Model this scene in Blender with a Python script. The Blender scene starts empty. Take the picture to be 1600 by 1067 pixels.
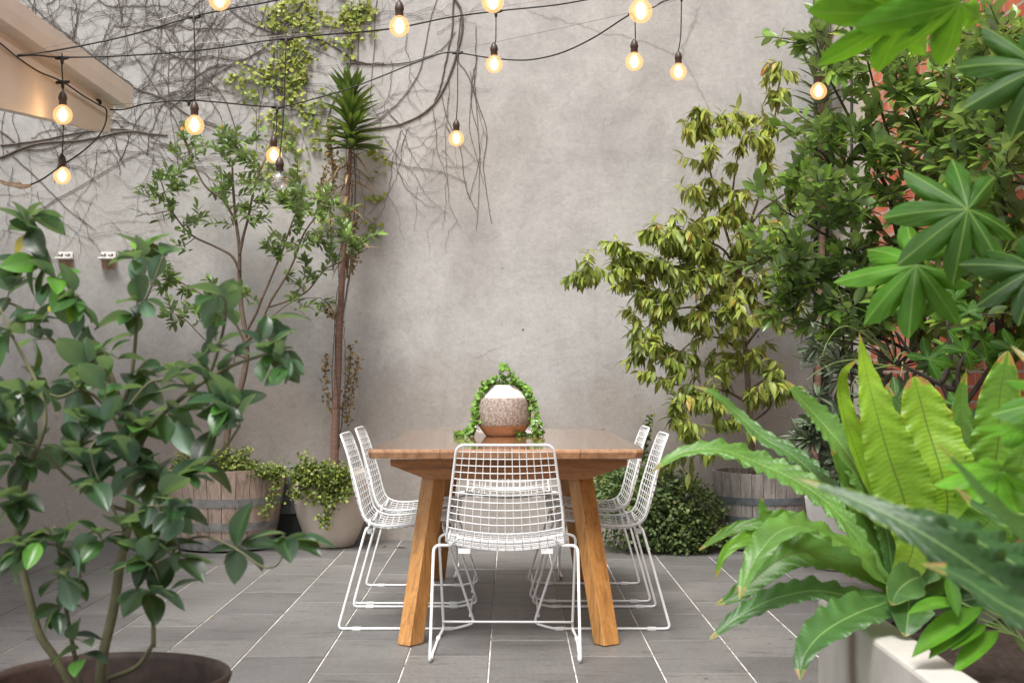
import bpy, math, random
import numpy as np
from mathutils import Vector
R = math.radians
random.seed(7); rng = np.random.default_rng(11)
scene = bpy.context.scene
C = scene.collection
# ------------------------------------------------------------------ camera, sky, sun, exposure
cd = bpy.data.cameras.new('camera'); cam = bpy.data.objects.new('camera', cd); C.objects.link(cam)
cam.location = (0, 0, 1.03); cam.rotation_euler = (R(90), 0, 0)
cd.sensor_width = 36.0; cd.lens = 36.0*2190/1600
cd.shift_x = 3/1600; cd.shift_y = 50.5/1600
cd.clip_start = 0.05; cd.clip_end = 500
cd.dof.use_dof = True; cd.dof.focus_distance = 6.6; cd.dof.aperture_fstop = 8.0
scene.camera = cam
w = bpy.data.worlds.new("World"); scene.world = w; w.use_nodes = True
SUN_EL, SUN_ROT = 62, 200
nt = w.node_tree; bg = nt.nodes['Background']
sky = nt.nodes.new('ShaderNodeTexSky'); sky.sky_type = 'NISHITA'; sky.sun_disc = False
sky.sun_elevation = R(SUN_EL); sky.sun_rotation = R(SUN_ROT); sky.air_density = 1.0; sky.dust_density = 4.0
hs = nt.nodes.new('ShaderNodeHueSaturation'); hs.inputs['Saturation'].default_value = 0.12
nt.links.new(sky.outputs[0], hs.inputs['Color']); nt.links.new(hs.outputs[0], bg.inputs[0])
bg.inputs[1].default_value = 0.12
sd = bpy.data.lights.new('sun', 'SUN'); so = bpy.data.objects.new('sun', sd); C.objects.link(so)
sd.energy = 2.4; sd.angle = R(20); sd.color = (1, 0.965, 0.92)
az = R(SUN_ROT)
dirv = Vector((math.sin(az)*math.cos(R(SUN_EL)), math.cos(az)*math.cos(R(SUN_EL)), math.sin(R(SUN_EL))))
so.rotation_euler = dirv.to_track_quat('Z', 'Y').to_euler(); so.location = (0, -2, 8)
scene.view_settings.view_transform = 'Standard'; scene.view_settings.look = 'None'
scene.view_settings.exposure = 0.92; scene.view_settings.gamma = 1
scene.cycles.max_bounces = 6; scene.cycles.diffuse_bounces = 3; scene.cycles.transparent_max_bounces = 12

F = 2190.0; WALL = 8.7
def P(px, py, d): return np.array(((px-797)*d/F, d, 1.03+(584-py)*d/F))
def PL(pts, d0, d1=None):
    if d1 is None: d1 = d0
    n = len(pts)
    return [P(p[0], p[1], p[2] if len(p) > 2 else d0+(d1-d0)*i/max(1, n-1)) for i, p in enumerate(pts)]
def nrm(v): v = np.asarray(v, float); return v/(np.linalg.norm(v)+1e-12)
def smooth(pts, k=5):
    p = [np.asarray(a, float) for a in pts]
    if len(p) < 3: return [p[0]+(p[-1]-p[0])*i/k for i in range(k+1)] if len(p) == 2 else p
    out = []; q = [2*p[0]-p[1]]+p+[2*p[-1]-p[-2]]
    for i in range(1, len(q)-2):
        a, b, c, d = q[i-1:i+3]
        for j in range(k):
            t = j/k
            out.append(.5*((2*b)+(c-a)*t+(2*a-5*b+4*c-d)*t*t+(3*b-a-3*c+d)*t**3))
    out.append(p[-1]); return out
def fillet(pts, r, k=5):
    p = [np.asarray(a, float) for a in pts]; out = [p[0]]
    for i in range(1, len(p)-1):
        a, b, c = p[i-1], p[i], p[i+1]
        rr = r[i] if isinstance(r, (list, tuple)) else r
        rr = min(rr, np.linalg.norm(a-b)*.48, np.linalg.norm(c-b)*.48)
        s = b+nrm(a-b)*rr; e = b+nrm(c-b)*rr
        for j in range(k+1):
            t = j/k; out.append((1-t)**2*s+2*t*(1-t)*b+t*t*e)
    out.append(p[-1]); return out

# ------------------------------------------------------------------ mesh builder
class MB:
    def __init__(s): s.v = []; s.t = []; s.n = []; s.q = []; s.tr = []; s.c = 0
    def add(s, v, q=None, tr=None, tint=0.5, vein=0.0):
        v = np.asarray(v, float).reshape(-1, 3); n = len(v)
        s.v.append(v); s.t.append(np.broadcast_to(np.asarray(tint, float), (n,))); s.n.append(np.broadcast_to(np.asarray(vein, float), (n,)))
        if q is not None and len(q): s.q.append(np.asarray(q, int).reshape(-1, 4)+s.c)
        if tr is not None and len(tr): s.tr.append(np.asarray(tr, int).reshape(-1, 3)+s.c)
        s.c += n
    def box(s, lo, hi, tint=.5):
        x0, y0, z0 = lo; x1, y1, z1 = hi
        v = [(x0,y0,z0),(x1,y0,z0),(x1,y1,z0),(x0,y1,z0),(x0,y0,z1),(x1,y0,z1),(x1,y1,z1),(x0,y1,z1)]
        s.add(v, [(0,3,2,1),(4,5,6,7),(0,1,5,4),(1,2,6,5),(2,3,7,6),(3,0,4,7)], tint=tint)
    def tube(s, pts, r, k=8, cap=True, tint=.5):
        p = np.array(pts, float); n = len(p)
        if n < 2: return
        r = np.broadcast_to(np.asarray(r, float), (n,)) if np.ndim(r) == 0 else np.interp(np.linspace(0, 1, n), np.linspace(0, 1, len(r)), r)
        T = np.gradient(p, axis=0); T /= (np.linalg.norm(T, axis=1, keepdims=True)+1e-12)
        a = np.array((0, 0, 1.)) if abs(T[0][2]) < .9 else np.array((1., 0, 0))
        N = nrm(np.cross(T[0], a)); ang = np.linspace(0, 2*math.pi, k, endpoint=False); vs = []
        for i in range(n):
            N = nrm(N-T[i]*np.dot(N, T[i])); B = np.cross(T[i], N)
            vs.append(p[i]+r[i]*(np.cos(ang)[:, None]*N+np.sin(ang)[:, None]*B))
        q = []
        for i in range(n-1):
            for j in range(k):
                j2 = (j+1) % k; q.append((i*k+j, i*k+j2, (i+1)*k+j2, (i+1)*k+j))
        V = np.concatenate(vs); tr = []
        if cap:
            V = np.concatenate([V, p[:1], p[-1:]]); a0 = n*k; a1 = a0+1
            for j in range(k):
                tr.append((a0, (j+1) % k, j)); tr.append((a1, (n-1)*k+j, (n-1)*k+(j+1) % k))
        s.add(V, q, tr, tint=tint)
    def lathe(s, prof, k=48, c=(0, 0, 0), tint=.5, wob=None):
        prof = np.array(prof, float); n = len(prof); ang = np.linspace(0, 2*math.pi, k, endpoint=False)
        V = []
        for (r, z) in prof:
            V.append(np.stack([c[0]+r*np.cos(ang), c[1]+r*np.sin(ang), np.full(k, c[2]+z)], 1))
        q = [(i*k+j, i*k+(j+1) % k, (i+1)*k+(j+1) % k, (i+1)*k+j) for i in range(n-1) for j in range(k)]
        s.add(np.concatenate(V), q, tint=tint)
    def disc(s, r, z, c=(0, 0, 0), k=48, rings=8, amp=0.0):
        V = [(c[0], c[1], c[2]+z)]; q = []; tr = []
        for i in range(1, rings+1):
            for j in range(k):
                a = 2*math.pi*j/k; V.append((c[0]+r*i/rings*math.cos(a), c[1]+r*i/rings*math.sin(a), c[2]+z+(random.uniform(-amp, amp) if i < rings else 0)))
        for j in range(k): tr.append((0, 1+j, 1+(j+1) % k))
        for i in range(rings-1):
            for j in range(k): q.append((1+i*k+j, 1+(i+1)*k+j, 1+(i+1)*k+(j+1) % k, 1+i*k+(j+1) % k))
        s.add(V, q, tr)
    def extrude(s, poly, z0, z1, tint=.5):
        n = len(poly); V = [(x, y, z0) for x, y in poly]+[(x, y, z1) for x, y in poly]
        cx = sum(p[0] for p in poly)/n; cy = sum(p[1] for p in poly)/n
        V += [(cx, cy, z0), (cx, cy, z1)]; q = [(i, (i+1) % n, n+(i+1) % n, n+i) for i in range(n)]; tr = []
        for i in range(n): tr += [(2*n, (i+1) % n, i), (2*n+1, n+i, n+(i+1) % n)]
        s.add(V, q, tr, tint=tint)
    def build(s, name, mat, parent=None, sm=True, bevel=0, flat=False):
        me = bpy.data.meshes.new(name)
        V = np.concatenate(s.v) if s.v else np.zeros((0, 3))
        if parent is not None: V = V-np.array(parent.matrix_basis.translation) if parent.parent is None and parent.get('_off', 1) else V
        Q = np.concatenate(s.q) if s.q else np.zeros((0, 4), int); T = np.concatenate(s.tr) if s.tr else np.zeros((0, 3), int)
        me.vertices.add(len(V)); me.vertices.foreach_set('co', V.ravel())
        me.loops.add(Q.size+T.size); me.loops.foreach_set('vertex_index', np.concatenate([Q.ravel(), T.ravel()]).astype(np.int32))
        me.polygons.add(len(Q)+len(T))
        me.polygons.foreach_set('loop_start', np.concatenate([np.arange(len(Q))*4, Q.size+np.arange(len(T))*3]).astype(np.int32))
        me.update(calc_edges=True)
        for nm, arr in (('tint', s.t), ('vein', s.n)):
            at = me.attributes.new(nm, 'FLOAT', 'POINT'); at.data.foreach_set('value', np.concatenate(arr).astype(np.float32))
        me.polygons.foreach_set('use_smooth', np.full(len(me.polygons), bool(sm)))
        me.materials.append(mat)
        o = bpy.data.objects.new(name, me); C.objects.link(o)
        if parent is not None: o.parent = parent
        if bevel:
            m = o.modifiers.new('b', 'BEVEL'); m.width = bevel; m.segments = 2; m.limit_method = 'ANGLE'
        return o

def tag(o, label=None, cat=None, group=None, kind=None):
    if label: o['label'] = label
    if cat: o['category'] = cat
    if group: o['group'] = group
    if kind: o['kind'] = kind
    return o
def thing(name, label, cat, loc=(0, 0, 0), group=None):
    o = bpy.data.objects.new(name, None); C.objects.link(o); o.location = tuple(float(a) for a in loc); o.empty_display_size = .1
    return tag(o, label, cat, group)
def copy_tree(o, parent=None):
    c = o.copy(); C.objects.link(c)
    if parent: c.parent = parent
    for ch in list(o.children): copy_tree(ch, c)
    return c

# ------------------------------------------------------------------ materials
def new_mat(name):
    m = bpy.data.materials.new(name); m.use_nodes = True; n = m.node_tree.nodes; l = m.node_tree.links
    return m, n, l, n['Principled BSDF']
def col(c): return (c[0], c[1], c[2], 1)
def noise(n, l, vec, scale, detail=4, rough=.55, dist=0):
    t = n.new('ShaderNodeTexNoise'); t.inputs['Scale'].default_value = scale; t.inputs['Detail'].default_value = detail
    t.inputs['Roughness'].default_value = rough; t.inputs['Distortion'].default_value = dist
    if vec is not None: l.new(vec, t.inputs['Vector'])
    return t
def mapping(n, l, sc=(1, 1, 1), coord='Object', loc=(0, 0, 0), rot=(0, 0, 0)):
    tc = n.new('ShaderNodeTexCoord'); mp = n.new('ShaderNodeMapping'); mp.inputs['Scale'].default_value = sc
    mp.inputs['Location'].default_value = loc; mp.inputs['Rotation'].default_value = rot
    l.new(tc.outputs[coord], mp.inputs['Vector']); return mp.outputs[0]
def ramp(n, l, fac, stops):
    r = n.new('ShaderNodeValToRGB'); e = r.color_ramp.elements
    while len(e) > 1: e.remove(e[-1])
    e[0].position = stops[0][0]; e[0].color = col(stops[0][1])
    for p, c in stops[1:]:
        x = e.new(p); x.color = col(c)
    l.new(fac, r.inputs[0]); return r
def mix(n, l, fac, a, b, mode='MIX'):
    m = n.new('ShaderNodeMix'); m.data_type = 'RGBA'; m.blend_type = mode
    for i, x in ((0, fac), (6, a), (7, b)):
        if hasattr(x, 'links'): l.new(x, m.inputs[i])
        else: m.inputs[i].default_value = x if i == 0 else col(x)
    return m.outputs[2]
def bump(n, l, h, strength, dist, bs, prev=None):
    b = n.new('ShaderNodeBump'); b.inputs['Strength'].default_value = strength; b.inputs['Distance'].default_value = dist
    l.new(h, b.inputs['Height'])
    if prev: l.new(prev.outputs[0], b.inputs['Normal'])
    l.new(b.outputs[0], bs.inputs['Normal']); return b
def attr(n, name):
    a = n.new('ShaderNodeAttribute'); a.attribute_name = name; return a.outputs['Fac']
def g(v): return (v, v, v)

def leafmat(name, stops, rough=.45, trans=.3, under=None, vein=(.3, .4, .12), tcol=None, spec=.5, tex=0, veinamt=.7, spots=None):
    m, n, l, b = new_mat(name)
    r = ramp(n, l, attr(n, 'tint'), stops); c = r.outputs[0]
    nz = noise(n, l, mapping(n, l), 18, 3)
    c = mix(n, l, .55, c, ramp(n, l, nz.outputs[0], [(.3, g(.45)), (.7, g(1.25))]).outputs[0], 'MULTIPLY')
    mm = n.new('ShaderNodeMath'); mm.operation = 'MULTIPLY'; mm.inputs[1].default_value = veinamt; l.new(attr(n, 'vein'), mm.inputs[0])
    c = mix(n, l, mm.outputs[0], c, vein)
    if spots:
        c = mix(n, l, ramp(n, l, noise(n, l, mapping(n, l), spots[0], 6, .75).outputs[0], [(spots[1], g(0)), (spots[1]+.05, g(.85))]).outputs[0], c, spots[2])
    if under:
        ge = n.new('ShaderNodeNewGeometry'); c = mix(n, l, ge.outputs['Backfacing'], c, mix(n, l, .65, c, under))
    l.new(c, b.inputs['Base Color']); b.inputs['Roughness'].default_value = rough; b.inputs['Specular IOR Level'].default_value = spec*.75
    tr = n.new('ShaderNodeBsdfTranslucent')
    t2 = mix(n, l, .5, c, tcol or (.35, .5, .06)); l.new(t2, tr.inputs[0])
    ms = n.new('ShaderNodeMixShader'); ms.inputs[0].default_value = trans
    l.new(b.outputs[0], ms.inputs[1]); l.new(tr.outputs[0], ms.inputs[2]); l.new(ms.outputs[0], n['Material Output'].inputs[0])
    if tex:
        nb = noise(n, l, mapping(n, l), tex, 2); bump(n, l, nb.outputs[0], .3, .003, b)
    return m
def simple(name, c, rough=.5, metal=0, spec=.5, var=.25, scale=30, bumpd=0, bscale=200, c2=None):
    m, n, l, b = new_mat(name)
    vec = mapping(n, l); nz = noise(n, l, vec, scale, 5)
    cc = mix(n, l, ramp(n, l, nz.outputs[0], [(.3, g(0)), (.7, g(1))]).outputs[0], tuple(x*(1-var) for x in c), c2 or tuple(min(1, x*(1+var)) for x in c))
    l.new(cc, b.inputs['Base Color']); b.inputs['Roughness'].default_value = rough; b.inputs['Metallic'].default_value = metal
    b.inputs['Specular IOR Level'].default_value = spec
    if bumpd: bump(n, l, noise(n, l, vec, bscale, 4).outputs[0], .6, bumpd, b)
    return m

def wall_mat():
    m, n, l, b = new_mat('cement_render'); v = mapping(n, l)
    base = ramp(n, l, noise(n, l, v, .55, 5, .6, .4).outputs[0], [(.3, (.305, .30, .29)), (.5, (.38, .372, .36)), (.72, (.44, .43, .417))]).outputs[0]
    # float marks: stretched, swirling strokes
    sw = noise(n, l, mapping(n, l, (1.5, 1, 2.4), rot=(0, R(35), 0)), 1.0, 9, .68, .9)
    base = mix(n, l, .8, base, ramp(n, l, sw.outputs[0], [(.3, g(.80)), (.5, g(1)), (.7, g(1.12))]).outputs[0], 'MULTIPLY')
    dirt = noise(n, l, mapping(n, l, (2.2, 3, .8)), 1.2, 6, .65, .8)
    base = mix(n, l, .5, base, ramp(n, l, dirt.outputs[0], [(.35, (.78, .76, .74)), (.6, g(1.06))]).outputs[0], 'MULTIPLY')
    # warmer, darker tone towards the foot of the wall, upper edge broken by noise
    sx = n.new('ShaderNodeSeparateXYZ'); tc = n.new('ShaderNodeTexCoord'); l.new(tc.outputs['Object'], sx.inputs[0])
    add = n.new('ShaderNodeMath'); add.operation = 'MULTIPLY_ADD'; l.new(noise(n, l, v, 2.0, 5).outputs[0], add.inputs[0]); add.inputs[1].default_value = -1.6; l.new(sx.outputs[2], add.inputs[2])
    base = mix(n, l, ramp(n, l, add.outputs[0], [(0, g(.55)), (.35, g(0))]).outputs[0], base, (.29, .24, .20))
    fine = noise(n, l, v, 45, 8, .8)
    cr = n.new('ShaderNodeTexVoronoi'); cr.feature = 'DISTANCE_TO_EDGE'; cr.inputs['Scale'].default_value = .55; l.new(mix(n, l, .12, v, noise(n, l, v, 3, 6, .7).outputs[1]), cr.inputs['Vector'])
    crm = mix(n, l, 1.0, ramp(n, l, cr.outputs[0], [(.0015, g(.55)), (.004, g(0))]).outputs[0], ramp(n, l, noise(n, l, v, .9, 2).outputs[0], [(.48, g(0)), (.56, g(1))]).outputs[0], 'MULTIPLY')
    base = mix(n, l, crm, base, (.16, .145, .13))
    sc_ = noise(n, l, mapping(n, l, (1.6, 1, 1.6)), 5.5, 9, .8, 1.8)
    base = mix(n, l, .45, base, ramp(n, l, sc_.outputs[0], [(.36, g(.80)), (.5, g(1)), (.68, g(1.1))]).outputs[0], 'MULTIPLY')
    base = mix(n, l, .6, base, ramp(n, l, fine.outputs[0], [(.3, g(.74)), (.7, g(1.14))]).outputs[0], 'MULTIPLY')
    pit = n.new('ShaderNodeTexVoronoi'); pit.inputs['Scale'].default_value = 3.3; pit.inputs['Randomness'].default_value = 1; l.new(v, pit.inputs['Vector'])
    base = mix(n, l, ramp(n, l, pit.outputs['Distance'], [(.022, g(.8)), (.035, g(0))]).outputs[0], base, (.07, .06, .055))
    l.new(base, b.inputs['Base Color']); b.inputs['Roughness'].default_value = .88; b.inputs['Specular IOR Level'].default_value = .25
    h = mix(n, l, .5, sw.outputs[0], fine.outputs[0]); bump(n, l, h, .55, .012, b)
    return m
def brick_mat():
    m, n, l, b = new_mat('red_brick')
    tc = n.new('ShaderNodeTexCoord'); sx = n.new('ShaderNodeSeparateXYZ'); cb = n.new('ShaderNodeCombineXYZ')
    l.new(tc.outputs['Object'], sx.inputs[0]); l.new(sx.outputs[1], cb.inputs[0]); l.new(sx.outputs[2], cb.inputs[1])
    br = n.new('ShaderNodeTexBrick'); l.new(cb.outputs[0], br.inputs['Vector'])
    br.inputs['Scale'].default_value = 1; br.inputs['Brick Width'].default_value = .23; br.inputs['Row Height'].default_value = .065
    br.inputs['Mortar Size'].default_value = .006; br.inputs['Mortar Smooth'].default_value = .2
    br.inputs['Color1'].default_value = (.50, .10, .05, 1); br.inputs['Color2'].default_value = (.62, .20, .11, 1); br.inputs['Mortar'].default_value = (.42, .38, .33, 1)
    nz = noise(n, l, tc.outputs['Object'], 6, 6, .7)
    c = mix(n, l, .6, br.outputs[0], ramp(n, l, nz.outputs[0], [(.35, g(.6)), (.65, g(1.25))]).outputs[0], 'MULTIPLY')
    # lime wash left on part of the wall nearest the corner
    yn = n.new('ShaderNodeMath'); yn.operation = 'MULTIPLY_ADD'; l.new(noise(n, l, tc.outputs['Object'], 1.5, 6).outputs[0], yn.inputs[0]); yn.inputs[1].default_value = .6; l.new(sx.outputs[1], yn.inputs[2])
    mr = n.new('ShaderNodeMapRange'); mr.inputs[1].default_value = 7.98; mr.inputs[2].default_value = 8.03; l.new(yn.outputs[0], mr.inputs[0])
    c = mix(n, l, mr.outputs[0], c, (.50, .46, .41))
    l.new(c, b.inputs['Base Color']); b.inputs['Roughness'].default_value = .9
    bump(n, l, br.outputs['Fac'], -.8, .006, b)
    return m
def paver_mat():
    m, n, l, b = new_mat('slate_paver'); v = mapping(n, l)
    c = ramp(n, l, attr(n, 'tint'), [(0, (.118, .115, .112)), (.5, (.142, .138, .133)), (1, (.168, .163, .156))]).outputs[0]
    c = mix(n, l, .75, c, ramp(n, l, noise(n, l, v, 1.3, 6, .6).outputs[0], [(.3, g(.62)), (.7, g(1.25))]).outputs[0], 'MULTIPLY')
    c = mix(n, l, .6, c, ramp(n, l, noise(n, l, v, 55, 8, .9).outputs[0], [(.36, g(.40)), (.64, g(1.75))]).outputs[0], 'MULTIPLY')
    st = noise(n, l, mapping(n, l, (3, 14, 1)), 1.6, 6, .7)
    c = mix(n, l, ramp(n, l, st.outputs[0], [(.54, g(0)), (.66, g(.7))]).outputs[0], c, (.055, .05, .047))
    sp = n.new('ShaderNodeTexVoronoi'); sp.inputs['Scale'].default_value = 5; l.new(v, sp.inputs['Vector'])
    c = mix(n, l, ramp(n, l, sp.outputs['Distance'], [(.035, g(.95)), (.055, g(0))]).outputs[0], c, (.03, .028, .025))
    l.new(c, b.inputs['Base Color']); b.inputs['Roughness'].default_value = .5; b.inputs['Specular IOR Level'].default_value = .42
    bump(n, l, noise(n, l, v, 70, 6, .7).outputs[0], .35, .002, b); return m
def grout_mat():
    m, n, l, b = new_mat('grout'); v = mapping(n, l)
    c = ramp(n, l, noise(n, l, v, 9, 9, .85).outputs[0], [(.40, (.09, .08, .07)), (.46, (.50, .48, .44)), (.56, (.70, .68, .64)), (.7, (.78, .76, .72))]).outputs[0]
    l.new(c, b.inputs['Base Color']); b.inputs['Roughness'].default_value = .95; return m
def wood_mat(name, sc, dark, mid, light, rough=.4, coat=0, planks=None, spec=.5, fine=1):
    m, n, l, b = new_mat(name); v = mapping(n, l, sc)
    g1 = noise(n, l, v, 3.5, 8, .65, .6); c = ramp(n, l, g1.outputs[0], [(.3, dark), (.5, mid), (.72, light)]).outputs[0]
    g2 = noise(n, l, mapping(n, l, tuple(s*(9 if s > 1 else 1.3) for s in sc)), 3, 4, .7)
    c = mix(n, l, .7*fine, c, ramp(n, l, g2.outputs[0], [(.3, g(.62)), (.6, g(1.15))]).outputs[0], 'MULTIPLY')
    if planks:
        ax, wd = planks; sx = n.new('ShaderNodeSeparateXYZ'); tc = n.new('ShaderNodeTexCoord'); l.new(tc.outputs['Object'], sx.inputs[0])
        d = n.new('ShaderNodeMath'); d.operation = 'DIVIDE'; d.inputs[1].default_value = wd; l.new(sx.outputs[ax], d.inputs[0])
        fl = n.new('ShaderNodeMath'); fl.operation = 'FLOOR'; l.new(d.outputs[0], fl.inputs[0])
        wn = n.new('ShaderNodeTexWhiteNoise'); wn.noise_dimensions = '1D'; l.new(fl.outputs[0], wn.inputs['W'])
        c = mix(n, l, .8, c, ramp(n, l, wn.outputs['Value'], [(0, (.72, .7, .68)), (1, (1.2, 1.15, 1.1))]).outputs[0], 'MULTIPLY')
        fr = n.new('ShaderNodeMath'); fr.operation = 'FRACT'; l.new(d.outputs[0], fr.inputs[0])
        c = mix(n, l, ramp(n, l, fr.outputs[0], [(.0, g(1)), (.012, g(0)), (.988, g(0)), (1, g(1))]).outputs[0], c, tuple(x*.25 for x in dark))
        kn = noise(n, l, mapping(n, l, tuple(s*1.2 for s in sc)), 2.2, 4, .8, 2.5)
        c = mix(n, l, ramp(n, l, kn.outputs[0], [(.66, g(0)), (.70, g(.9))]).outputs[0], c, (.03, .018, .012))
    l.new(c, b.inputs['Base Color']); b.inputs['Roughness'].default_value = rough; b.inputs['Coat Weight'].default_value = coat
    b.inputs['Coat Roughness'].default_value = .05; b.inputs['Specular IOR Level'].default_value = spec
    bump(n, l, g2.outputs[0], .12 if planks else .3, .0006 if planks else .0015, b); return m
def bark_mat(name, c1, c2, sc=(1, 1, 1), s=25):
    m, n, l, b = new_mat(name); nz = noise(n, l, mapping(n, l, sc), s, 6, .7)
    l.new(ramp(n, l, nz.outputs[0], [(.3, c1), (.7, c2)]).outputs[0], b.inputs['Base Color']); b.inputs['Roughness'].default_value = .85
    bump(n, l, nz.outputs[0], .6, .004, b); return m
def soil_mat():
    m, n, l, b = new_mat('soil'); v = mapping(n, l); nz = noise(n, l, v, 60, 8, .8)
    c = ramp(n, l, nz.outputs[0], [(.33, (.03, .018, .013)), (.60, (.10, .065, .048)), (.72, (.30, .23, .18))]).outputs[0]
    l.new(c, b.inputs['Base Color']); b.inputs['Roughness'].default_value = .95; bump(n, l, nz.outputs[0], 1, .02, b); return m
M = {}
M['wall'] = wall_mat(); M['brick'] = brick_mat(); M['paver'] = paver_mat(); M['grout'] = grout_mat(); M['soil'] = soil_mat()
M['top'] = wood_mat('table_top_wood', (9, 1.2, 9), (.22, .10, .04), (.38, .19, .085), (.50, .28, .14), .22, 1.0, (0, .26), .5, .6)
M['leg'] = wood_mat('table_leg_wood', (14, 14, 1.4), (.24, .105, .03), (.43, .205, .06), (.55, .29, .095), .42, .1)
M['bearer'] = wood_mat('table_bearer_wood', (1.4, 14, 14), (.20, .075, .022), (.34, .14, .04), (.44, .19, .06), .45)
M['stave'] = wood_mat('barrel_oak', (10, 10, 1.6), (.19, .14, .11), (.33, .25, .20), (.45, .36, .30), .85)
M['stave2'] = wood_mat('old_barrel_oak', (10, 10, 1.6), (.15, .135, .12), (.26, .235, .215), (.38, .35, .325), .85)
M['hoop'] = simple('galvanised_hoop', (.25, .245, .24), .6, .35, .4, .35, 18)
M['hoop2'] = simple('blued_hoop', (.15, .165, .18), .55, .4, .4, .3, 18)
M['white'] = simple('white_powder_coat', (.80, .81, .81), .38, 0, .5, .03, 10)
M['black'] = simple('black_rubber', (.02, .018, .017), .55, 0, .4, .2)
M['bakelite'] = simple('brown_socket', (.045, .028, .02), .45, 0, .5, .3, 60)
M['steelwire'] = simple('steel_wire', (.30, .28, .26), .4, .8)
M['cream'] = simple('cream_glaze', (.58, .50, .43), .55, 0, .4, .08, 5, .0006, 90)
M['concrete'] = simple('planter_concrete', (.42, .395, .36), .8, 0, .3, .14, 7, .0015, 140)
def planter_mat():
    m = simple('planter_concrete', (.47, .445, .41), .8, 0, .3, .13, 7, .0015, 140); n = m.node_tree.nodes; l = m.node_tree.links; b = n['Principled BSDF']
    src = b.inputs['Base Color'].links[0].from_socket; tc = n.new('ShaderNodeTexCoord'); sx = n.new('ShaderNodeSeparateXYZ'); l.new(tc.outputs['Object'], sx.inputs[0])
    def mth(op, a, b_): 
        x = n.new('ShaderNodeMath'); x.operation = op
        for i_, v_ in enumerate((a, b_)):
            if hasattr(v_, 'links'): l.new(v_, x.inputs[i_])
            elif v_ is not None: x.inputs[i_].default_value = v_
        return x.outputs[0]
    nz = noise(n, l, mapping(n, l, (6, 6, 2)), 2, 5)
    # mesh is stored relative to the planter's base point (y = 2.0): stain centre at y = 2.86
    dy = mth('ABSOLUTE', mth('ADD', mth('SUBTRACT', sx.outputs[1], .86), mth('MULTIPLY', mth('SUBTRACT', nz.outputs[0], .5), .10)), None)
    lim_ = ramp(n, l, dy, [(.012, g(.85)), (.035, g(.45)), (.075, g(0))]).outputs[0]
    hz = ramp(n, l, sx.outputs[2], [(.505, g(1)), (.514, g(0))]).outputs[0]
    c = mix(n, l, mix(n, l, 1.0, lim_, hz, 'MULTIPLY'), src, (.12, .075, .045))
    sp = noise(n, l, tc.outputs['Object'], 160, 3, .7); c = mix(n, l, ramp(n, l, sp.outputs[0], [(.66, g(0)), (.72, g(.6))]).outputs[0], c, (.10, .09, .08))
    l.new(c, b.inputs['Base Color']); return m
M['planter'] = planter_mat()
M['stain'] = simple('water_stain', (.27, .185, .125), .9, 0, .2, .5, 20)
M['rust'] = simple('rusted_brown_steel', (.05, .032, .026), .62, .15, .4, .4, 30, .001, 200)
M['whitepot'] = simple('white_ceramic', (.72, .70, .67), .4, 0, .5, .04, 6)
M['eave'] = simple('peach_paint', (.76, .67, .57), .55, 0, .4, .06, 4)
M['eave2'] = simple('cream_gutter_paint', (.80, .74, .67), .42, 0, .5, .06, 4)
M['roof'] = simple('roof_sheet', (.35, .36, .36), .5, .4)
M['pipe'] = simple('dark_pipe', (.05, .045, .042), .6, 0, .4, .4, 12)
M['vinebark'] = bark_mat('vine_bark', (.045, .036, .031), (.13, .105, .088))
M['bark'] = bark_mat('grey_brown_bark', (.09, .062, .045), (.20, .15, .11))
M['redbark'] = bark_mat('ringed_red_bark', (.11, .06, .045), (.26, .15, .11), (1, 1, 9), 14)
M['greenstem'] = bark_mat('green_stem', (.07, .075, .035), (.14, .13, .07))
M['palestem'] = simple('pale_green_stalk', (.20, .29, .09), .5, 0, .4, .25, 20)
M['darkbark'] = bark_mat('dark_bark', (.022, .018, .014), (.06, .045, .035))
M['greybox'] = simple('weathered_grey_box', (.13, .14, .14), .7, 0, .3, .4, 12)
M['boxdark'] = simple('box_plinth', (.02, .02, .02), .7)
def ribbed_pot():
    m, n, l, b = new_mat('woven_ceramic'); v = mapping(n, l)
    vo = n.new('ShaderNodeTexVoronoi'); vo.inputs['Scale'].default_value = 95; l.new(v, vo.inputs['Vector'])
    l.new(ramp(n, l, vo.outputs['Distance'], [(0, (.44, .37, .32)), (.7, (.20, .16, .135))]).outputs[0], b.inputs['Base Color'])
    b.inputs['Roughness'].default_value = .7; bump(n, l, vo.outputs['Distance'], -1, .006, b); return m
M['woven'] = ribbed_pot(); M['tan'] = simple('tan_clay', (.42, .23, .13), .65, 0, .3, .2, 30); M['offwhite'] = simple('offwhite_glaze', (.60, .57, .54), .5, 0, .4, .03)
M['bay'] = leafmat('bay_leaf', [(0, (.03, .075, .02)), (.35, (.095, .19, .04)), (.65, (.19, .31, .06)), (.93, (.22, .33, .06)), (.975, (.40, .36, .05)), (1, (.55, .17, .04))], .32, .25, (.14, .20, .12))
M['droop'] = leafmat('yellow_green_leaf', [(0, (.05, .085, .018)), (.35, (.15, .215, .028)), (.65, (.30, .37, .045)), (.93, (.34, .34, .07)), (.97, (.45, .28, .04)), (1, (.50, .14, .03))], .42, .3, (.22, .26, .1), tcol=(.45, .5, .08))
M['glossy'] = leafmat('glossy_dark_leaf', [(0, (.028, .075, .016)), (.3, (.085, .19, .028)), (.65, (.17, .31, .04)), (1, (.34, .46, .06))], .24, .28, (.15, .22, .12), spec=.6)
M['greyleaf'] = leafmat('grey_green_leaf', [(0, (.05, .085, .06)), (.5, (.12, .175, .125)), (1, (.25, .32, .23))], .45, .12, (.14, .17, .14))
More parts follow.
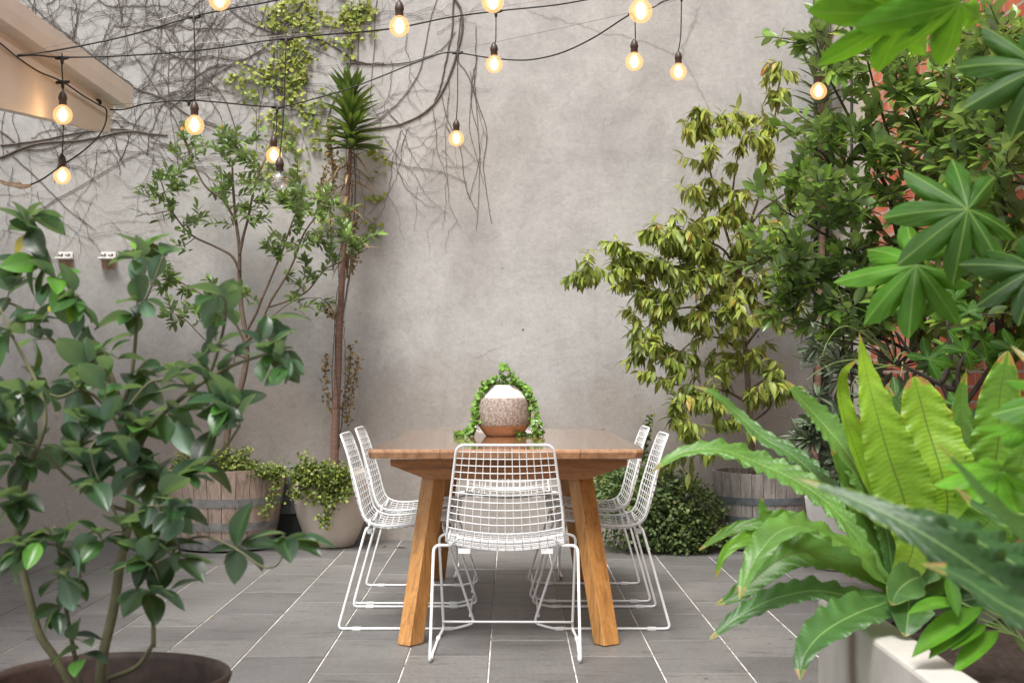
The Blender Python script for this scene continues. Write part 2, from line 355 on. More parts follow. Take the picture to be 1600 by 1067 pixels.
M['strap'] = leafmat('strap_leaf', [(0, (.03, .045, .012)), (.4, (.05, .10, .02)), (.8, (.11, .19, .03)), (.93, (.26, .26, .05)), (1, (.30, .22, .07))], .4, .2)
M['darkstrap'] = leafmat('dark_strap_leaf', [(0, (.03, .03, .028)), (.6, (.07, .075, .06)), (.85, (.14, .15, .11)), (1, (.35, .10, .04))], .4, .12)
M['dry'] = leafmat('dry_leaf', [(0, (.12, .05, .03)), (.5, (.25, .14, .07)), (1, (.40, .30, .16))], .7, .15, tcol=(.4, .25, .1))
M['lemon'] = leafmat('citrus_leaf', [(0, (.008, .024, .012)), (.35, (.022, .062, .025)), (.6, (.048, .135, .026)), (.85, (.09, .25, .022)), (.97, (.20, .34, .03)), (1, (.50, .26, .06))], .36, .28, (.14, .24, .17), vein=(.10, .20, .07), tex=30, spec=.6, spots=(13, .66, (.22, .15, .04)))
M['fern'] = leafmat('nest_fern', [(0, (.022, .065, .015)), (.35, (.055, .15, .022)), (.65, (.12, .29, .02)), (.93, (.27, .42, .02)), (1, (.34, .20, .06))], .42, .35, None, vein=(.05, .035, .015), tcol=(.42, .62, .04), veinamt=.9, spec=.5, spots=(9, .70, (.26, .20, .04)))
M['fern2'] = leafmat('nest_fern_upper', [(0, (.016, .05, .018)), (.35, (.045, .125, .03)), (.65, (.12, .26, .04)), (.93, (.30, .42, .07)), (1, (.34, .20, .07))], .42, .28, None, vein=(.28, .42, .14), tcol=(.30, .52, .08), veinamt=.9, spec=.6, spots=(9, .70, (.24, .19, .05)))
M['fatsia'] = leafmat('aralia_leaf', [(0, (.012, .04, .008)), (.4, (.035, .115, .012)), (.7, (.085, .25, .014)), (1, (.16, .42, .02))], .50, .3, None, vein=(.22, .34, .08), tcol=(.28, .55, .02), veinamt=.55, spec=.3, spots=(14, .70, (.16, .17, .03)))
M['ivy'] = leafmat('vine_leaf', [(0, (.10, .15, .03)), (.5, (.26, .31, .045)), (1, (.46, .46, .10))], .5, .3, tcol=(.5, .55, .08))
M['creep'] = leafmat('creeper_leaf', [(0, (.05, .085, .02)), (.5, (.15, .20, .04)), (1, (.36, .38, .07))], .5, .25)
M['bush'] = leafmat('small_shrub_leaf', [(0, (.025, .05, .018)), (.5, (.075, .13, .04)), (.85, (.17, .23, .06)), (1, (.25, .22, .07))], .5, .2)
M['trail'] = leafmat('trailing_leaf', [(0, (.06, .17, .03)), (.5, (.14, .33, .04)), (1, (.28, .50, .08))], .4, .3)

# ------------------------------------------------------------------ leaves
def leaf_tpl(W=.35, nl=5, fold=.18, curl=.18, a=1.0, b=.8, nx=1, wave=0.0):
    """unit-length leaf along +y, width along x, upper side +z"""
    V = []; ve = []; ks = 2*nx+1
    for i in range(nl+1):
        t = i/nl; wd = W*.5*max(0.0, math.sin(math.pi*t**a))**b
        if i in (0, nl): wd = .012*W
        for j in range(-nx, nx+1):
            u = j/nx; V.append((wd*u, t, fold*abs(u)*wd*1.2-curl*t*t+wave*math.sin(9*t+2*u)*abs(u))); ve.append(max(0., 1-abs(u)*nx) if nx > 1 else (1. if j == 0 else 0.))
    q = [(i*ks+j, i*ks+j+1, (i+1)*ks+j+1, (i+1)*ks+j) for i in range(nl) for j in range(ks-1)]
    return np.array(V), np.array(q), np.array(ve)
def put(mb, tpl, O, D, U, S, tint):
    O = np.atleast_2d(O); D = np.atleast_2d(D); U = np.atleast_2d(U); n = len(O)
    D = D/(np.linalg.norm(D, axis=1, keepdims=True)+1e-9)
    U = U-D*np.sum(D*U, 1, keepdims=True); U = U/(np.linalg.norm(U, axis=1, keepdims=True)+1e-9)
    X = np.cross(D, U); V, q, ve = tpl; S = np.broadcast_to(np.asarray(S, float), (n,)); k = len(V)
    A = O[:, None, :]+S[:, None, None]*(V[None, :, 0:1]*X[:, None, :]+V[None, :, 1:2]*D[:, None, :]+V[None, :, 2:3]*U[:, None, :])
    Q = (q[None]+np.arange(n)[:, None, None]*k).reshape(-1, 4)
    tt = np.repeat(np.broadcast_to(np.asarray(tint, float), (n,)), k); mb.add(A.reshape(-1, 3), Q, tint=tt, vein=np.tile(ve, n)*.35)
T_bay = leaf_tpl(.40, 5, .3, .12, 1, .85); T_droop = leaf_tpl(.34, 6, .25, .35, .85, 1.0)
T_round = leaf_tpl(.85, 4, .2, .15, 1, .6); T_strap = leaf_tpl(.13, 6, .4, .45, .7, .7); T_narrow = leaf_tpl(.24, 4, .3, .1, 1.2, .8)
T_lemon = leaf_tpl(.60, 8, .30, .22, .95, .75, 3, .012); T_ivy = leaf_tpl(.95, 3, .15, .1, .8, .6)

def rand_unit(n):
    v = rng.normal(size=(n, 3)); return v/np.linalg.norm(v, axis=1, keepdims=True)
class Plant:
    def __init__(s): s.W = MB(); s.L = MB(); s.N = []; s.I = []
    def limb(s, pts, r, k=7, n=6, node=True):
        p = smooth(pts, n); s.W.tube(p, r, k)
        if node: s.N += [np.array(a) for a in p]
    def twigs(s, centers, leaves, tpl, size, tint, style, tr=.0022, tlen=.22, seg=6):
        N = np.array(s.N); cs = list(centers)
        order = sorted(cs, key=lambda c: np.min(np.linalg.norm(N-c, axis=1)))
        for c in order:
            dv = c-N; dist = np.linalg.norm(dv, axis=1)+.9*np.maximum(0, -dv[:, 2])*(style != 'droop')+.25*np.maximum(0, -dv[:, 2])
            i = int(np.argmin(dist)); a = N[i]; L = np.linalg.norm(c-a)
            mid = (a+c)/2+rng.normal(size=3)*.08*L+np.array((0, 0, -.08*L if style == 'bay' else .12*L))
            p = smooth([a, mid, c], 6); s.W.tube(p, [tr*(1+min(2.2, L*4)), tr*.6], 5, False)
            N = np.concatenate([N, np.array(p[4:])])
            p = np.array(p); T = nrm(p[-1]-p[-4])
            # leaves along last part
            arc = min(L, tlen*rng.uniform(.7, 1.3)); nl = max(3, int(leaves*rng.uniform(.6, 1.35)))
            ph = rng.uniform(0, 6.28)
            a1 = nrm(np.cross(T, (0.3, .2, 1))); b1 = np.cross(T, a1)
            cl = rng.uniform(-.17, .17)
            for j in range(nl):
                f = j/max(1, nl-1); pos = p[-1]-T*arc*(1-f)*.9
                if L > arc*1.05:
                    pos = p[int(round((1-(1-f)*arc/L)*(len(p)-1)))]+rng.normal(size=3)*.004
                an = ph+j*2.4; rad = math.cos(an)*a1+math.sin(an)*b1
                sp = (1.15-.75*f)
                D = nrm(T*(.55+.35*f)+rad*sp*.75)
                if style == 'droop': D = nrm(T*.4+rad*.85+np.array((0, 0, -1.15+1.05*f-.35*rng.random())))
                if style == 'up': D = nrm(D+np.array((0, 0, .35)))
                if style == 'flat2': D = nrm(D+np.array((0, 0, rng.uniform(-.35, .75)))+rng.normal(size=3)*.25); U_j = 1.0
                if style == 'flat': D = nrm(D*np.array((1, 1, .4))+np.array((0, 0, -.1)))
                U = nrm(np.array((0, 0, 1.))+rad*(.8 if style == 'droop' else .25)+rng.normal(size=3)*.35)
                s.I.append((pos, D, U, size*rng.uniform(.65, 1.2)*(1-.25*(f > .85)), np.clip(tint(f, pos)+cl+rng.normal()*.13, 0, 1)))
    def flush(s, tpl):
        if not s.I: return
        a = list(zip(*s.I)); put(s.L, tpl, np.array(a[0]), np.array(a[1]), np.array(a[2]), np.array(a[3]), np.array(a[4])); s.I = []
def blob(ells):
    out = []
    for (px, py, rx, ry, d, dd, n) in ells:
        for _ in range(n):
            v = rand_unit(1)[0]*rng.random()**.45; dep = d+v[1]*dd
            p = P(px+v[0]*rx, py+v[2]*ry, d)+np.array((0, dep-d, 0))
            if p[0] > 1.80: k_ = rng.uniform(.90, 1)*1.80/p[0]; p = np.array((p[0]*k_, p[1]*k_, 1.03+(p[2]-1.03)*k_))   # stay in front of the brick wall
            out.append(p)
    return out

# ================================================================== SETTING
mb = MB(); mb.box((-60, -40, -.5), (60, 60, -.03)); tag(mb.build('ground', M['grout'], sm=False), kind='structure')
mb = MB(); mb.add([(-7, -1, -.0035), (4.5, -1, -.0035), (4.5, WALL, -.0035), (-7, WALL, -.0035)], [(0, 1, 2, 3)]); tag(mb.build('paving_joints', M['grout'], sm=False), kind='structure')
mb = MB()
for k in range(-22, 15):
    x0 = -.0746+.3*k
    off = 4.818 if k % 2 == 0 else 4.518
    for j in range(-10, 9):
        y0 = off+.6*j; y1 = y0+.6
        a, b_ = max(y0, -1), min(y1, WALL-.005)
        if b_-a < .02: continue
        gx = .0048; gy = .0013+(.0016 if random.random() < .3 else 0)
        h = random.uniform(-.0006, .0006)
        xs = (x0+gx*.5, x0+.3-gx*.5); e = .0025
        V = [(xs[0], a+gy, -.02), (xs[1], a+gy, -.02), (xs[1], b_-gy, -.02), (xs[0], b_-gy, -.02),
             (xs[0], a+gy, h-e), (xs[1], a+gy, h-e), (xs[1], b_-gy, h-e), (xs[0], b_-gy, h-e),
             (xs[0]+e, a+gy+e*.6, h), (xs[1]-e, a+gy+e*.6, h), (xs[1]-e, b_-gy-e*.6, h), (xs[0]+e, b_-gy-e*.6, h)]
        mb.add(V, [(0,1,5,4),(1,2,6,5),(2,3,7,6),(3,0,4,7),(4,5,9,8),(5,6,10,9),(6,7,11,10),(7,4,8,11),(8,9,10,11)], tint=random.random())
tag(mb.build('paving', M['paver'], sm=False), kind='structure')

mb = MB(); mb.box((-7, WALL, -.1), (1.985, WALL+.25, 5.0))
tag(mb.build('rendered_wall', M['wall'], sm=False), 'tall grey cement rendered wall behind the table, trowel marked and weathered', 'wall')
mb = MB(); mb.box((1.985, 2.2, -.1), (2.235, WALL+.25, 5.0))
tag(mb.build('brick_wall', M['brick'], sm=False), 'red brick side wall behind the shrubs on the right, whitewashed near the corner', 'wall')
# pipe in the corner
t = thing('drain_pipe', 'thin dark vertical pipe run in the corner where grey wall meets brick wall', 'pipe', (1.91, 8.62, 0))
mb = MB(); mb.tube([(1.935, 8.64, 0), (1.938, 8.64, 5)], .030, 12); mb.build('pipe', M['pipe'], t)
mb = MB(); mb.tube([(1.888, 8.68, 0), (1.892, 8.68, 2.5), (1.886, 8.68, 5)], .012, 8); mb.build('cable', M['black'], t)
for z in (1.2, 2.2, 3.1):
    mb = MB(); mb.box((1.86, 8.645, z), (1.984, 8.699, z+.02)); mb.build('bracket', M['pipe'], t)
tag((lambda m: (m.tube([(1.975, 8.1, .2), (1.976, 8.11, 2.2), (1.974, 8.1, 4.9)], .008, 6), m.build('wall_cable', M['black']))[1])(MB()), 'thin black cable running up the whitewashed strip of the brick wall', 'cable')

# veranda roof edge, left
t = thing('veranda_roof', 'peach painted veranda roof corner with gutter at upper left', 'roof', (-2.25, 8.0, 2.4))
GX = -2.15; Y1 = 8.0; Y0 = 2.6
zt = 1.03+(584-138)/F*Y1
mb = MB()  # gutter: quad profile extruded along y
prof = [(GX-.10, zt-.115), (GX-.02, zt-.115), (GX-.005, zt-.06), (GX, zt), (GX-.008, zt+.006), (GX-.015, zt-.002), (GX-.02, zt-.06), (GX-.035, zt-.10), (GX-.095, zt-.10)]
n = len(prof); V = [(x, Y0, z) for x, z in prof]+[(x, Y1, z) for x, z in prof]
mb.add(V, [(i, i+1, n+i+1, n+i) for i in range(n-1)]+[(i, n+i, n+(i+1) % n, (i+1) % n) for i in (n-1,)])
mb.box((GX-.10, Y1-.006, zt-.114), (GX-.006, Y1, zt-.004)); gt = mb.build('gutter', M['eave2'], t, sm=False)
mb = MB(); mb.box((GX-.118, Y0, zt-.15), (GX-.10, Y1-.05, zt+.02)); mb.build('fascia', M['eave'], t, sm=False)
mb = MB(); mb.box((GX-.36, Y0, zt-.152), (GX-.119, Y1-.05, zt-.140)); mb.build('soffit', M['eave'], t, sm=False)
for y in np.arange(3.1, 7.95, .62):
    mb = MB(); mb.add([(x-.001 if k_ in (0,) else x+.0025, yy, z-.0025) for yy in (y, y+.022) for k_, (x, z) in enumerate(prof[:5])], [(k_, k_+1, 6+k_, 5+k_) for k_ in range(4)]); mb.build('gutter_clip', M['eave'], gt, sm=False)
mb = MB(); mb.tube([(GX-.001, Y0, zt+.002), (GX-.001, Y1, zt+.002)], .006, 8); mb.build('rolled_lip', M['eave2'], gt)
BX = (172-797)/F*7.9; zb = 1.03+(584-207)/F*7.9; zb2 = 1.03+(584-183)/F*6.2
mb = MB(); V = []
for x in (BX, BX-.06):
    V += [(x, Y0, zb2-.35), (x, 7.9, zb), (x, 7.9, zt-.153), (x, Y0, zt-.153)]
mb.add(V, [(0, 1, 2, 3), (7, 6, 5, 4), (0, 4, 5, 1), (1, 5, 6, 2), (2, 6, 7, 3), (3, 7, 4, 0)]); mb.build('beam', M['eave'], t, sm=False)
mb = MB(); mb.box((BX, Y0, zt-.19), (BX+.022, 7.88, zt-.154)); mb.build('batten', M['eave2'], t, sm=False, bevel=.004)
mb = MB(); V = []
for y in (Y0, Y1-.02):
    V += [(GX-.06, y, zt-.005), (GX-4.0, y, zt+.9), (GX-4.0, y, zt+.93), (GX-.06, y, zt+.025)]
mb.add(V, [(0, 1, 5, 4), (2, 3, 7, 6), (1, 2, 6, 5), (3, 0, 4, 7), (0, 3, 2, 1), (4, 5, 6, 7)]); mb.build('roof_sheet', M['roof'], t, sm=False)
mb = MB(); mb.tube([P(152, 160, 7.75), P(154, 160, 7.6)], .018, 10); mb.build('cable_eyelet', M['black'], t)

# wall brackets
for px, lab in ((103, 'white wall bracket with two knobs on grey wall, further left of the pair'), (170, 'white wall bracket with two knobs, the one of the pair nearer the bay tree')):
    c = P(px, 403, WALL); t = thing('wall_bracket', lab, 'bracket', c, 'pair of white wall brackets')
    x, z = c[0], c[2]
    mb = MB(); mb.box((x-.05, WALL-.07, z-.012), (x+.05, WALL-.002, z)); mb.box((x-.046, WALL-.012, z+.0005), (x+.046, WALL-.002, z+.035)); mb.build('base', M['whitepot'], t, sm=False, bevel=.003)
    for s in (-1, 1):
        mb = MB(); mb.lathe([(.001, .0), (.014, .003), (.016, .012), (.012, .022), (.001, .026)], 14, (x+s*.022, WALL-.035, z+.001)); mb.build('knob', M['steelwire'], t)
    mb = MB(); pl = [(x-.045+.09*i/8, z-.012-(.062+.006*math.sin(i*1.9))*(1 if 0 < i < 8 else .6)) for i in range(9)]
    V = [(x-.045+.09*i/8, WALL-.0025, z-.013) for i in range(9)]+[(a, WALL-.0025, b2) for a, b2 in pl]
    mb.add(V, [(i, 9+i, 10+i, i+1) for i in range(8)]); mb.build('rust_stain', M['stain'], t)

# ================================================================== CLIMBING VINE
vine = thing('climbing_vine', 'bare woody creeper fanned over the upper left of the grey wall with yellow green leaves', 'vine', (-1.5, WALL, 2.4))
sm_ = MB(); VS = []
def wallp(px, py, off=.012): 
    p = P(px, py, WALL); return np.array((p[0], WALL-off, p[2]))
def stem(pts, r, off=.006):
    p = smooth([wallp(a[0], a[1], off) for a in pts], 6)
    jit = np.cumsum(rng.normal(size=(len(p), 3))*np.array((.0025, 0, .0025)), 0); jit -= np.linspace(0, 1, len(p))[:, None]*jit[-1]
    p = [a+b for a, b in zip(p, jit)]; sm_.tube(p, [a_*.78 for a_ in r], 5, False); VS.append((p, r)); return p
mains = [([(0, 248), (60, 225), (130, 218), (200, 205), (262, 212)], .012), ([(0, 228), (50, 222), (110, 212), (180, 203), (240, 212)], .009),
 ([(0, 205), (40, 235), (90, 228), (170, 190), (230, 200)], .006), ([(170, 120), (215, 140), (262, 160), (300, 185), (340, 200)], .008),
 ([(208, 135), (160, 100), (110, 60), (60, 20), (30, -20)], .006), ([(265, 170), (330, 120), (420, 70), (470, 10), (480, -30)], .005),
 ([(700, -20), (722, 30), (715, 90), (690, 150), (650, 185), (600, 200), (545, 206)], .012), ([(712, -20), (706, 60), (694, 120), (676, 165), (655, 185)], .008),
 ([(600, 100), (560, 95), (500, 60), (440, 55), (380, 30), (330, -10)], .008), ([(540, 100), (620, 100), (680, 85), (712, 50)], .006),
 ([(722, 20), (716, 90), (735, 120), (760, 200), (755, 260), (768, 350)], .004), ([(690, 150), (700, 190), (720, 240), (728, 290), (745, 330)], .0035),
 ([(440, 150), (420, 120), (390, 100), (330, 88), (280, 90), (220, 60)], .006), ([(545, 206), (600, 180), (650, 120), (670, 40), (690, -20)], .005),
 ([(520, 420), (515, 330), (520, 260), (512, 180), (545, 100), (548, -20)], .007), ([(534, 500), (548, 420), (556, 300), (552, 200), (560, 100), (562, -20)], .006),
 ([(300, 240), (270, 180), (235, 120), (200, 60), (180, -20)], .005), ([(380, 240), (350, 150), (290, 90), (250, 30), (235, -20)], .005),
 ([(0, 90), (70, 110), (140, 150), (200, 190)], .005), ([(60, 330), (130, 290), (230, 235), (300, 225)], .004), ([(10, 235), (60, 280), (110, 330), (150, 360)], .004),
 ([(600, 250), (640, 262), (690, 270), (730, 285)], .003), ([(150, 235), (230, 240), (300, 262), (360, 258)], .003)]
for p, r in mains: stem(p, [r*1.1*.8, r*.5])
for i in range(9):   # vertical hanging strings
    x = random.choice([230, 265, 275, 300, 420, 430, 480, 505, 590, 620, 640, 660, 690, 740, 745]); y = random.uniform(-20, 120)
    stem([(x, y), (x+random.uniform(-12, 12), y+70), (x+random.uniform(-15, 15), y+150), (x+random.uniform(-25, 25), y+random.uniform(180, 260))], [.003, .0015])
def walk(px, py, ang, L, r, depth):
    pts = [(px, py)]; a = ang; st = 14; curv = random.uniform(-.05, .05)
    for _ in range(int(L/st)):
        a += random.gauss(0, .17)+curv*.5; px += math.cos(a)*st; py -= math.sin(a)*st; pts.append((px, py))
        if py < -40 or px < -40 or px > 760 or py > 420: break
        if depth and random.random() < .30: walk(px, py, a+random.choice((-1, 1))*random.uniform(.4, 1.2), L*.5*random.uniform(.5, 1), r*.6, depth-1)
    if len(pts) > 2: stem(pts, [r, r*.45], .003+random.random()*.005)
for i in range(140):
    x = random.uniform(-20, 460)**1.0; y = random.uniform(-20, 300)
    if x > 300 and y > 200: continue
    if x < 80 and y > 260: continue
    walk(x, y, random.uniform(-.6, 2.4), random.uniform(90, 260), random.uniform(.0018, .0038), 2)
for i in range(16):
    x = random.uniform(420, 715); y = random.uniform(-20, 200)
    walk(x, y, random.uniform(-2.6, .6), random.uniform(70, 200), random.uniform(.0012, .0028), 1)
for (x, y, L) in ((600, 210, 180), (640, 200, 160), (625, 205, 230), (675, 170, 200), (700, 150, 220), (735, 110, 120), (560, 215, 150), (620, 240, 120), (60, 300, 130), (20, 260, 120), (150, 240, 110), (240, 240, 120), (120, 330, 90)):
    walk(x, y, -1.5+random.uniform(-.35, .35), L, .0022, 1)
for i in range(22):
    walk(random.uniform(-10, 260), random.uniform(230, 400), random.uniform(-2.8, .2), random.uniform(60, 160), .0014, 1)
# creeper roots around the slim trunk
for i in range(16):
    walk(random.uniform(510, 560), random.uniform(380, 690), random.uniform(-2.2, 2.2), random.uniform(40, 120), .0016, 1)
sm_.build('stems', M['vinebark'], vine)
lf = MB(); pts = []
for (px, py, rx, ry, n_) in ((440, 15, 45, 28, 190), (500, 40, 60, 18, 150), (565, 25, 32, 30, 190), (440, 60, 25, 25, 70), (460, 95, 22, 50, 150), (415, 118, 40, 16, 130), (455, 135, 30, 20, 140), (440, 190, 25, 40, 120), (475, 170, 30, 25, 80), (490, 215, 30, 40, 110), (380, 120, 18, 8, 35), (395, 145, 16, 8, 30), (420, 265, 14, 18, 20), (470, 280, 20, 25, 45), (590, 240, 12, 30, 45), (585, 300, 10, 30, 25), (580, 360, 6, 25, 10), (470, 70, 70, 8, 60), (545, 75, 14, 25, 40), (505, 330, 18, 40, 30)):
    for _ in range(max(3, n_//8)):
        qx, qy, an = px+rng.normal()*rx*.55, py+rng.normal()*ry*.55, rng.uniform(-.9, .9)
        for k_ in range(7):   # short runs of leaves along a shoot
            pts.append(wallp(qx+(k_-3)*3.6*math.cos(an)+rng.normal()*1.8, qy+(k_-3)*3.6*math.sin(an)+rng.normal()*1.8, .012+.02*rng.random()))
n = len(pts); D = rng.normal(size=(n, 3))*np.array((1, .3, .8))+np.array((0, -.15, -.3)); U = np.array((0, -.8, .6))+rng.normal(size=(n, 3))*.45
put(lf, T_ivy, np.array(pts), D, U, rng.uniform(.018, .036, n), rng.random(n)); lf.build('leaves', M['ivy'], vine)
tag(vine.children[1], 'yellow green young leaves')

# ================================================================== TABLE
TZ = .75
tb = thing('dining_table', 'solid timber dining table with splayed legs in the middle of the courtyard', 'table', (0, 6.16, 0))
mb = MB()
ol = []
for i in range(13): ol.append((-.527+.029*i/12+.006*math.sin(i*1.7)+(.012 if 4 < i < 8 else 0), 5.197+1.93*i/12))
for i in range(9): ol.append((-.495+.98*i/8, 7.13+.004*math.sin(i*2.2)))
for i in range(13):
    t_ = 1-i/12; ol.append((.505-.02*t_+.007*math.sin(i*1.3+1)-(.035 if i == 0 else 0), 5.197+1.93*t_-(.05 if i == 0 else 0)))
ol[-1] = (.495, 5.215)
ol.append((.47, 5.197))
for i in range(1, 9): ol.append((.47-.997*i/9, 5.197+.003*math.sin(i*1.9)))
ol = ol[::-1]
n = len(ol); cx, cy = 0, 6.16
def ring(s, z): return [(cx+(x-cx)*(1-s/.5), cy+(y-cy)*(1-s/.96), z) for x, y in ol]
rs = [ring(.02, TZ-.038), ring(.006, TZ-.034), ring(0, TZ-.012), ring(.002, TZ-.003), ring(.006, TZ)]
V = [p for r_ in rs for p in r_]
# orientation: ol reversed => counter-clockwise
q = [(k*n+i, k*n+(i+1) % n, (k+1)*n+(i+1) % n, (k+1)*n+i) for k in range(4) for i in range(n)]
V += [(cx, cy, TZ-.038), (cx, cy, TZ)]; tr = []
for i in range(n): tr += [(5*n, (i+1) % n, i), (5*n+1, 4*n+i, 4*n+(i+1) % n)]
mb.add(V, q, tr); mb.build('tabletop', M['top'], tb, sm=False)
def obox(mb, a, b, sx, sy, rot):
    """square post from a (bottom) to b (top), cut level at both ends"""
    V = []
    for (p) in (a, b):
        for (u, v) in ((-1, -1), (1, -1), (1, 1), (-1, 1)):
            x = u*sx/2; y = v*sy/2; V.append((p[0]+x*math.cos(rot)-y*math.sin(rot), p[1]+x*math.sin(rot)+y*math.cos(rot), p[2]))
    mb.add(V, [(0, 3, 2, 1), (4, 5, 6, 7), (0, 1, 5, 4), (1, 2, 6, 5), (2, 3, 7, 6), (3, 0, 4, 7)])
for (bx, by, tx, ty, rt) in ((-.380, 5.335, -.285, 5.50, R(52)), (.368, 5.335, .262, 5.50, R(38)), (-.375, 7.02, -.285, 6.84, R(38)), (.372, 7.02, .262, 6.84, R(52))):
    mb = MB(); obox(mb, (bx, by, 0.003), (tx, ty, TZ-.0385), .078, .064, rt); mb.build('leg', M['leg'], tb, sm=False, bevel=.003)
for y in (5.42, 6.86):
    mb = MB(); y0, y1 = y-.035, y+.035; pr = [(-.46, TZ-.039), (.45, TZ-.039), (.45, TZ-.072), (.30, TZ-.125), (-.32, TZ-.125), (-.46, TZ-.072)]
    n = 6; V = [(x, y0, z) for x, z in pr]+[(x, y1, z) for x, z in pr]
    mb.add(V, [(i, n+i, n+(i+1) % n, (i+1) % n) for i in range(n)]+[(0, 1, 2, 5), (5, 2, 3, 4), (n, n+5, n+2, n+1), (n+5, n+4, n+3, n+2)]); mb.build('bearer', M['bearer'], tb, sm=False, bevel=.002)
mb = MB(); mb.box((-.03, 5.456, TZ-.12), (.03, 6.824, TZ-.039)); mb.build('centre_rail', M['bearer'], tb, sm=False)

# ================================================================== CHAIRS
def make_chair():
    root = thing('wire_chair', '', 'chair')
    prof = smooth([np.array(p) for p in ((0, .778), (.028, .70), (.052, .62), (.072, .55), (.086, .49), (.104, .442), (.145, .418), (.215, .414), (.32, .426), (.42, .438), (.468, .428))], 8)
    pr = np.array(prof); s = np.concatenate([[0], np.cumsum(np.linalg.norm(np.diff(pr, axis=0), axis=1))]); s /= s[-1]; tb_ = .42  # where back meets seat
    def S(u, t):
        y = np.interp(t, s, pr[:, 0]); z = np.interp(t, s, pr[:, 1])
        hw = np.interp(t, [0, .35, .55, 1], [.172, .205, .218, .215])
        k = 1-u*u
        dz = np.interp(t, [0, .2, .42, .6, 1], [-.001, -.008, -.022, -.030, -.016])*k
        dy = np.interp(t, [0, .3, .5, .6, 1], [-.012, -.030, -.018, 0, 0])*k
        return np.array((hw*u, y+dy, z+dz))
    fr = MB(); side = []
    ts = np.linspace(.05, .96, 34)
    left = [S(-1, t) for t in ts]; right = [S(1, t) for t in ts]
    topc = [S(u, 0.0) for u in np.linspace(-.82, .82, 11)]; botc = [S(u, 1.0) for u in np.linspace(.88, -.88, 11)]
    bz = lambda a, b_, c_: [(1-q)**2*a+2*q*(1-q)*b_+q*q*c_ for q in (.17, .33, .5, .67, .83)]
    loop = left[::-1]+bz(left[0], S(-1, 0), topc[0])+topc+bz(topc[-1], S(1, 0), right[0])+right+bz(right[-1], S(1, 1), botc[0])+botc+bz(botc[-1], S(-1, 1), left[-1])+[left[-1]]; fr.tube(loop, .0049, 8, False)
    fr.build('shell_frame', M['white'], root)
    bk = MB(); st = MB(); tsp = .42
    for i in range(13):
        u = -1+2*(i+1)/14
        bk.tube([S(u, t) for t in np.linspace(0, tsp, 16)], .0018, 6, False)
        st.tube([S(u, t) for t in np.linspace(tsp, 1, 20)], .0018, 6, False)
    nr = 28
    for i in range(1, nr):
        t = i/nr; (bk if t < tsp else st).tube([S(u, t)+np.array((0, 0, .0) if t < tsp else (0, 0, -.0038)) for u in np.linspace(-1, 1, 15)], .0018, 6, False)
    bk.build('wire_backrest', M['white'], root); st.build('wire_seat', M['white'], root)
    zf = .0062
    for sgn in (-1, 1):
        lg = MB(); x = .268*sgn
        pts = [(.205*sgn, .118, .405), (.262*sgn, .112, .408), (.268*sgn, 0, zf), (x, .47, zf), (.254*sgn, .548, .026), (.264*sgn, .425, .408), (.208*sgn, .42, .415)]
        lg.tube(fillet(pts, [0, .035, .022, .02, .022, .035, 0], 6), .0056, 8); l = lg.build('leg', M['white'], root)
        for yy in (.075, .445):
            gl = MB(); gl.box((x-.008, yy-.018, .0002), (x+.008, yy+.018, .0135)); gl.build('glide', M['white'], l, sm=False, bevel=.002)
    cr = MB(); cr.tube([(.2575*s_, .53, .055) for s_ in (-1, -.3, .3, 1)], .0048, 8); cr.build('crossbar', M['white'], root)
    for yy, tt, zz in ((.118, .47, .403), (.42, .93, .413)):
        c2 = MB(); c2.tube([(.206*u, yy, (S(u, tt)[2]-.012) if abs(u) < .99 else zz) for u in np.linspace(-1, 1, 13)], .0055, 8)
        c2.build('seat_rail', M['white'], root)
    for sx in (-1, 1):
        p_ = MB(); p_.box((sx*.15-.022, .108, .376), (sx*.15+.022, .128, .3945)); p_.build('clip', M['white'], root, sm=False, bevel=.002)
    return root
ch0 = make_chair()
places = [(-.018, 4.985, 0, 'white wire chair with its back to the viewer at the near end of the table'),
 (-.692, 5.905, -90, 'nearer of the two white wire chairs on the left side of the table'),
 (-.700, 6.53, -90, 'farther of the two white wire chairs on the left side, closer to the wall'),
 (.645, 5.905, 90, 'nearer of the two white wire chairs on the right side of the table'),
 (.635, 6.59, 90, 'farther of the two white wire chairs on the right side, beside the leafy shrub'),
 (-.01, 7.52, 180, 'white wire chair at the far end of the table facing the viewer')]
for i, (x, y, rz, lab) in enumerate(places):
    c = ch0 if i == 0 else copy_tree(ch0)
    c.location = (x, y, 0); c.rotation_euler = (0, 0, R(rz)); tag(c, lab, 'chair', 'white wire chairs around the table')
ch0.rotation_euler = (0, 0, R(-1))

# ================================================================== TABLE POT
vx, vy = (787-797)/F*6.32, 6.32
vz = TZ+.001
tp = thing('ceramic_pot', 'round ceramic pot with woven textured band and tan base on the table', 'pot', (vx, vy, vz))
k = 1/F*6.32
mb = MB(); mb.lathe([(.001, 0), (.080, 0), (.083, .003), (.116, .047)], 56, (vx, vy, vz)); mb.build('tan_base', M['tan'], tp)
mb = MB(); mb.lathe([(.1165, .0468), (.1205, .055), (.1225, .085), (.122, .12), (.118, .15), (.112, .168), (.109, .172)], 56, (vx, vy, vz)); mb.build('woven_band', M['woven'], tp)
mb = MB(); mb.lathe([(.1085, .1722), (.103, .176), (.080, .205), (.060, .226), (.055, .229), (.050, .227), (.050, .19)], 56, (vx, vy, vz)); mb.build('neck', M['offwhite'], tp)
mb = MB(); mb.disc(.0495, .205, (vx, vy, vz), 24, 4, .002); mb.build('potting_mix', M['soil'], tp)
tr_ = thing('trailing_plant', 'bright green trailing plant with round leaves spilling from the pot on the table', 'plant', (vx, vy, vz+.18))
S1 = MB(); L1 = MB()
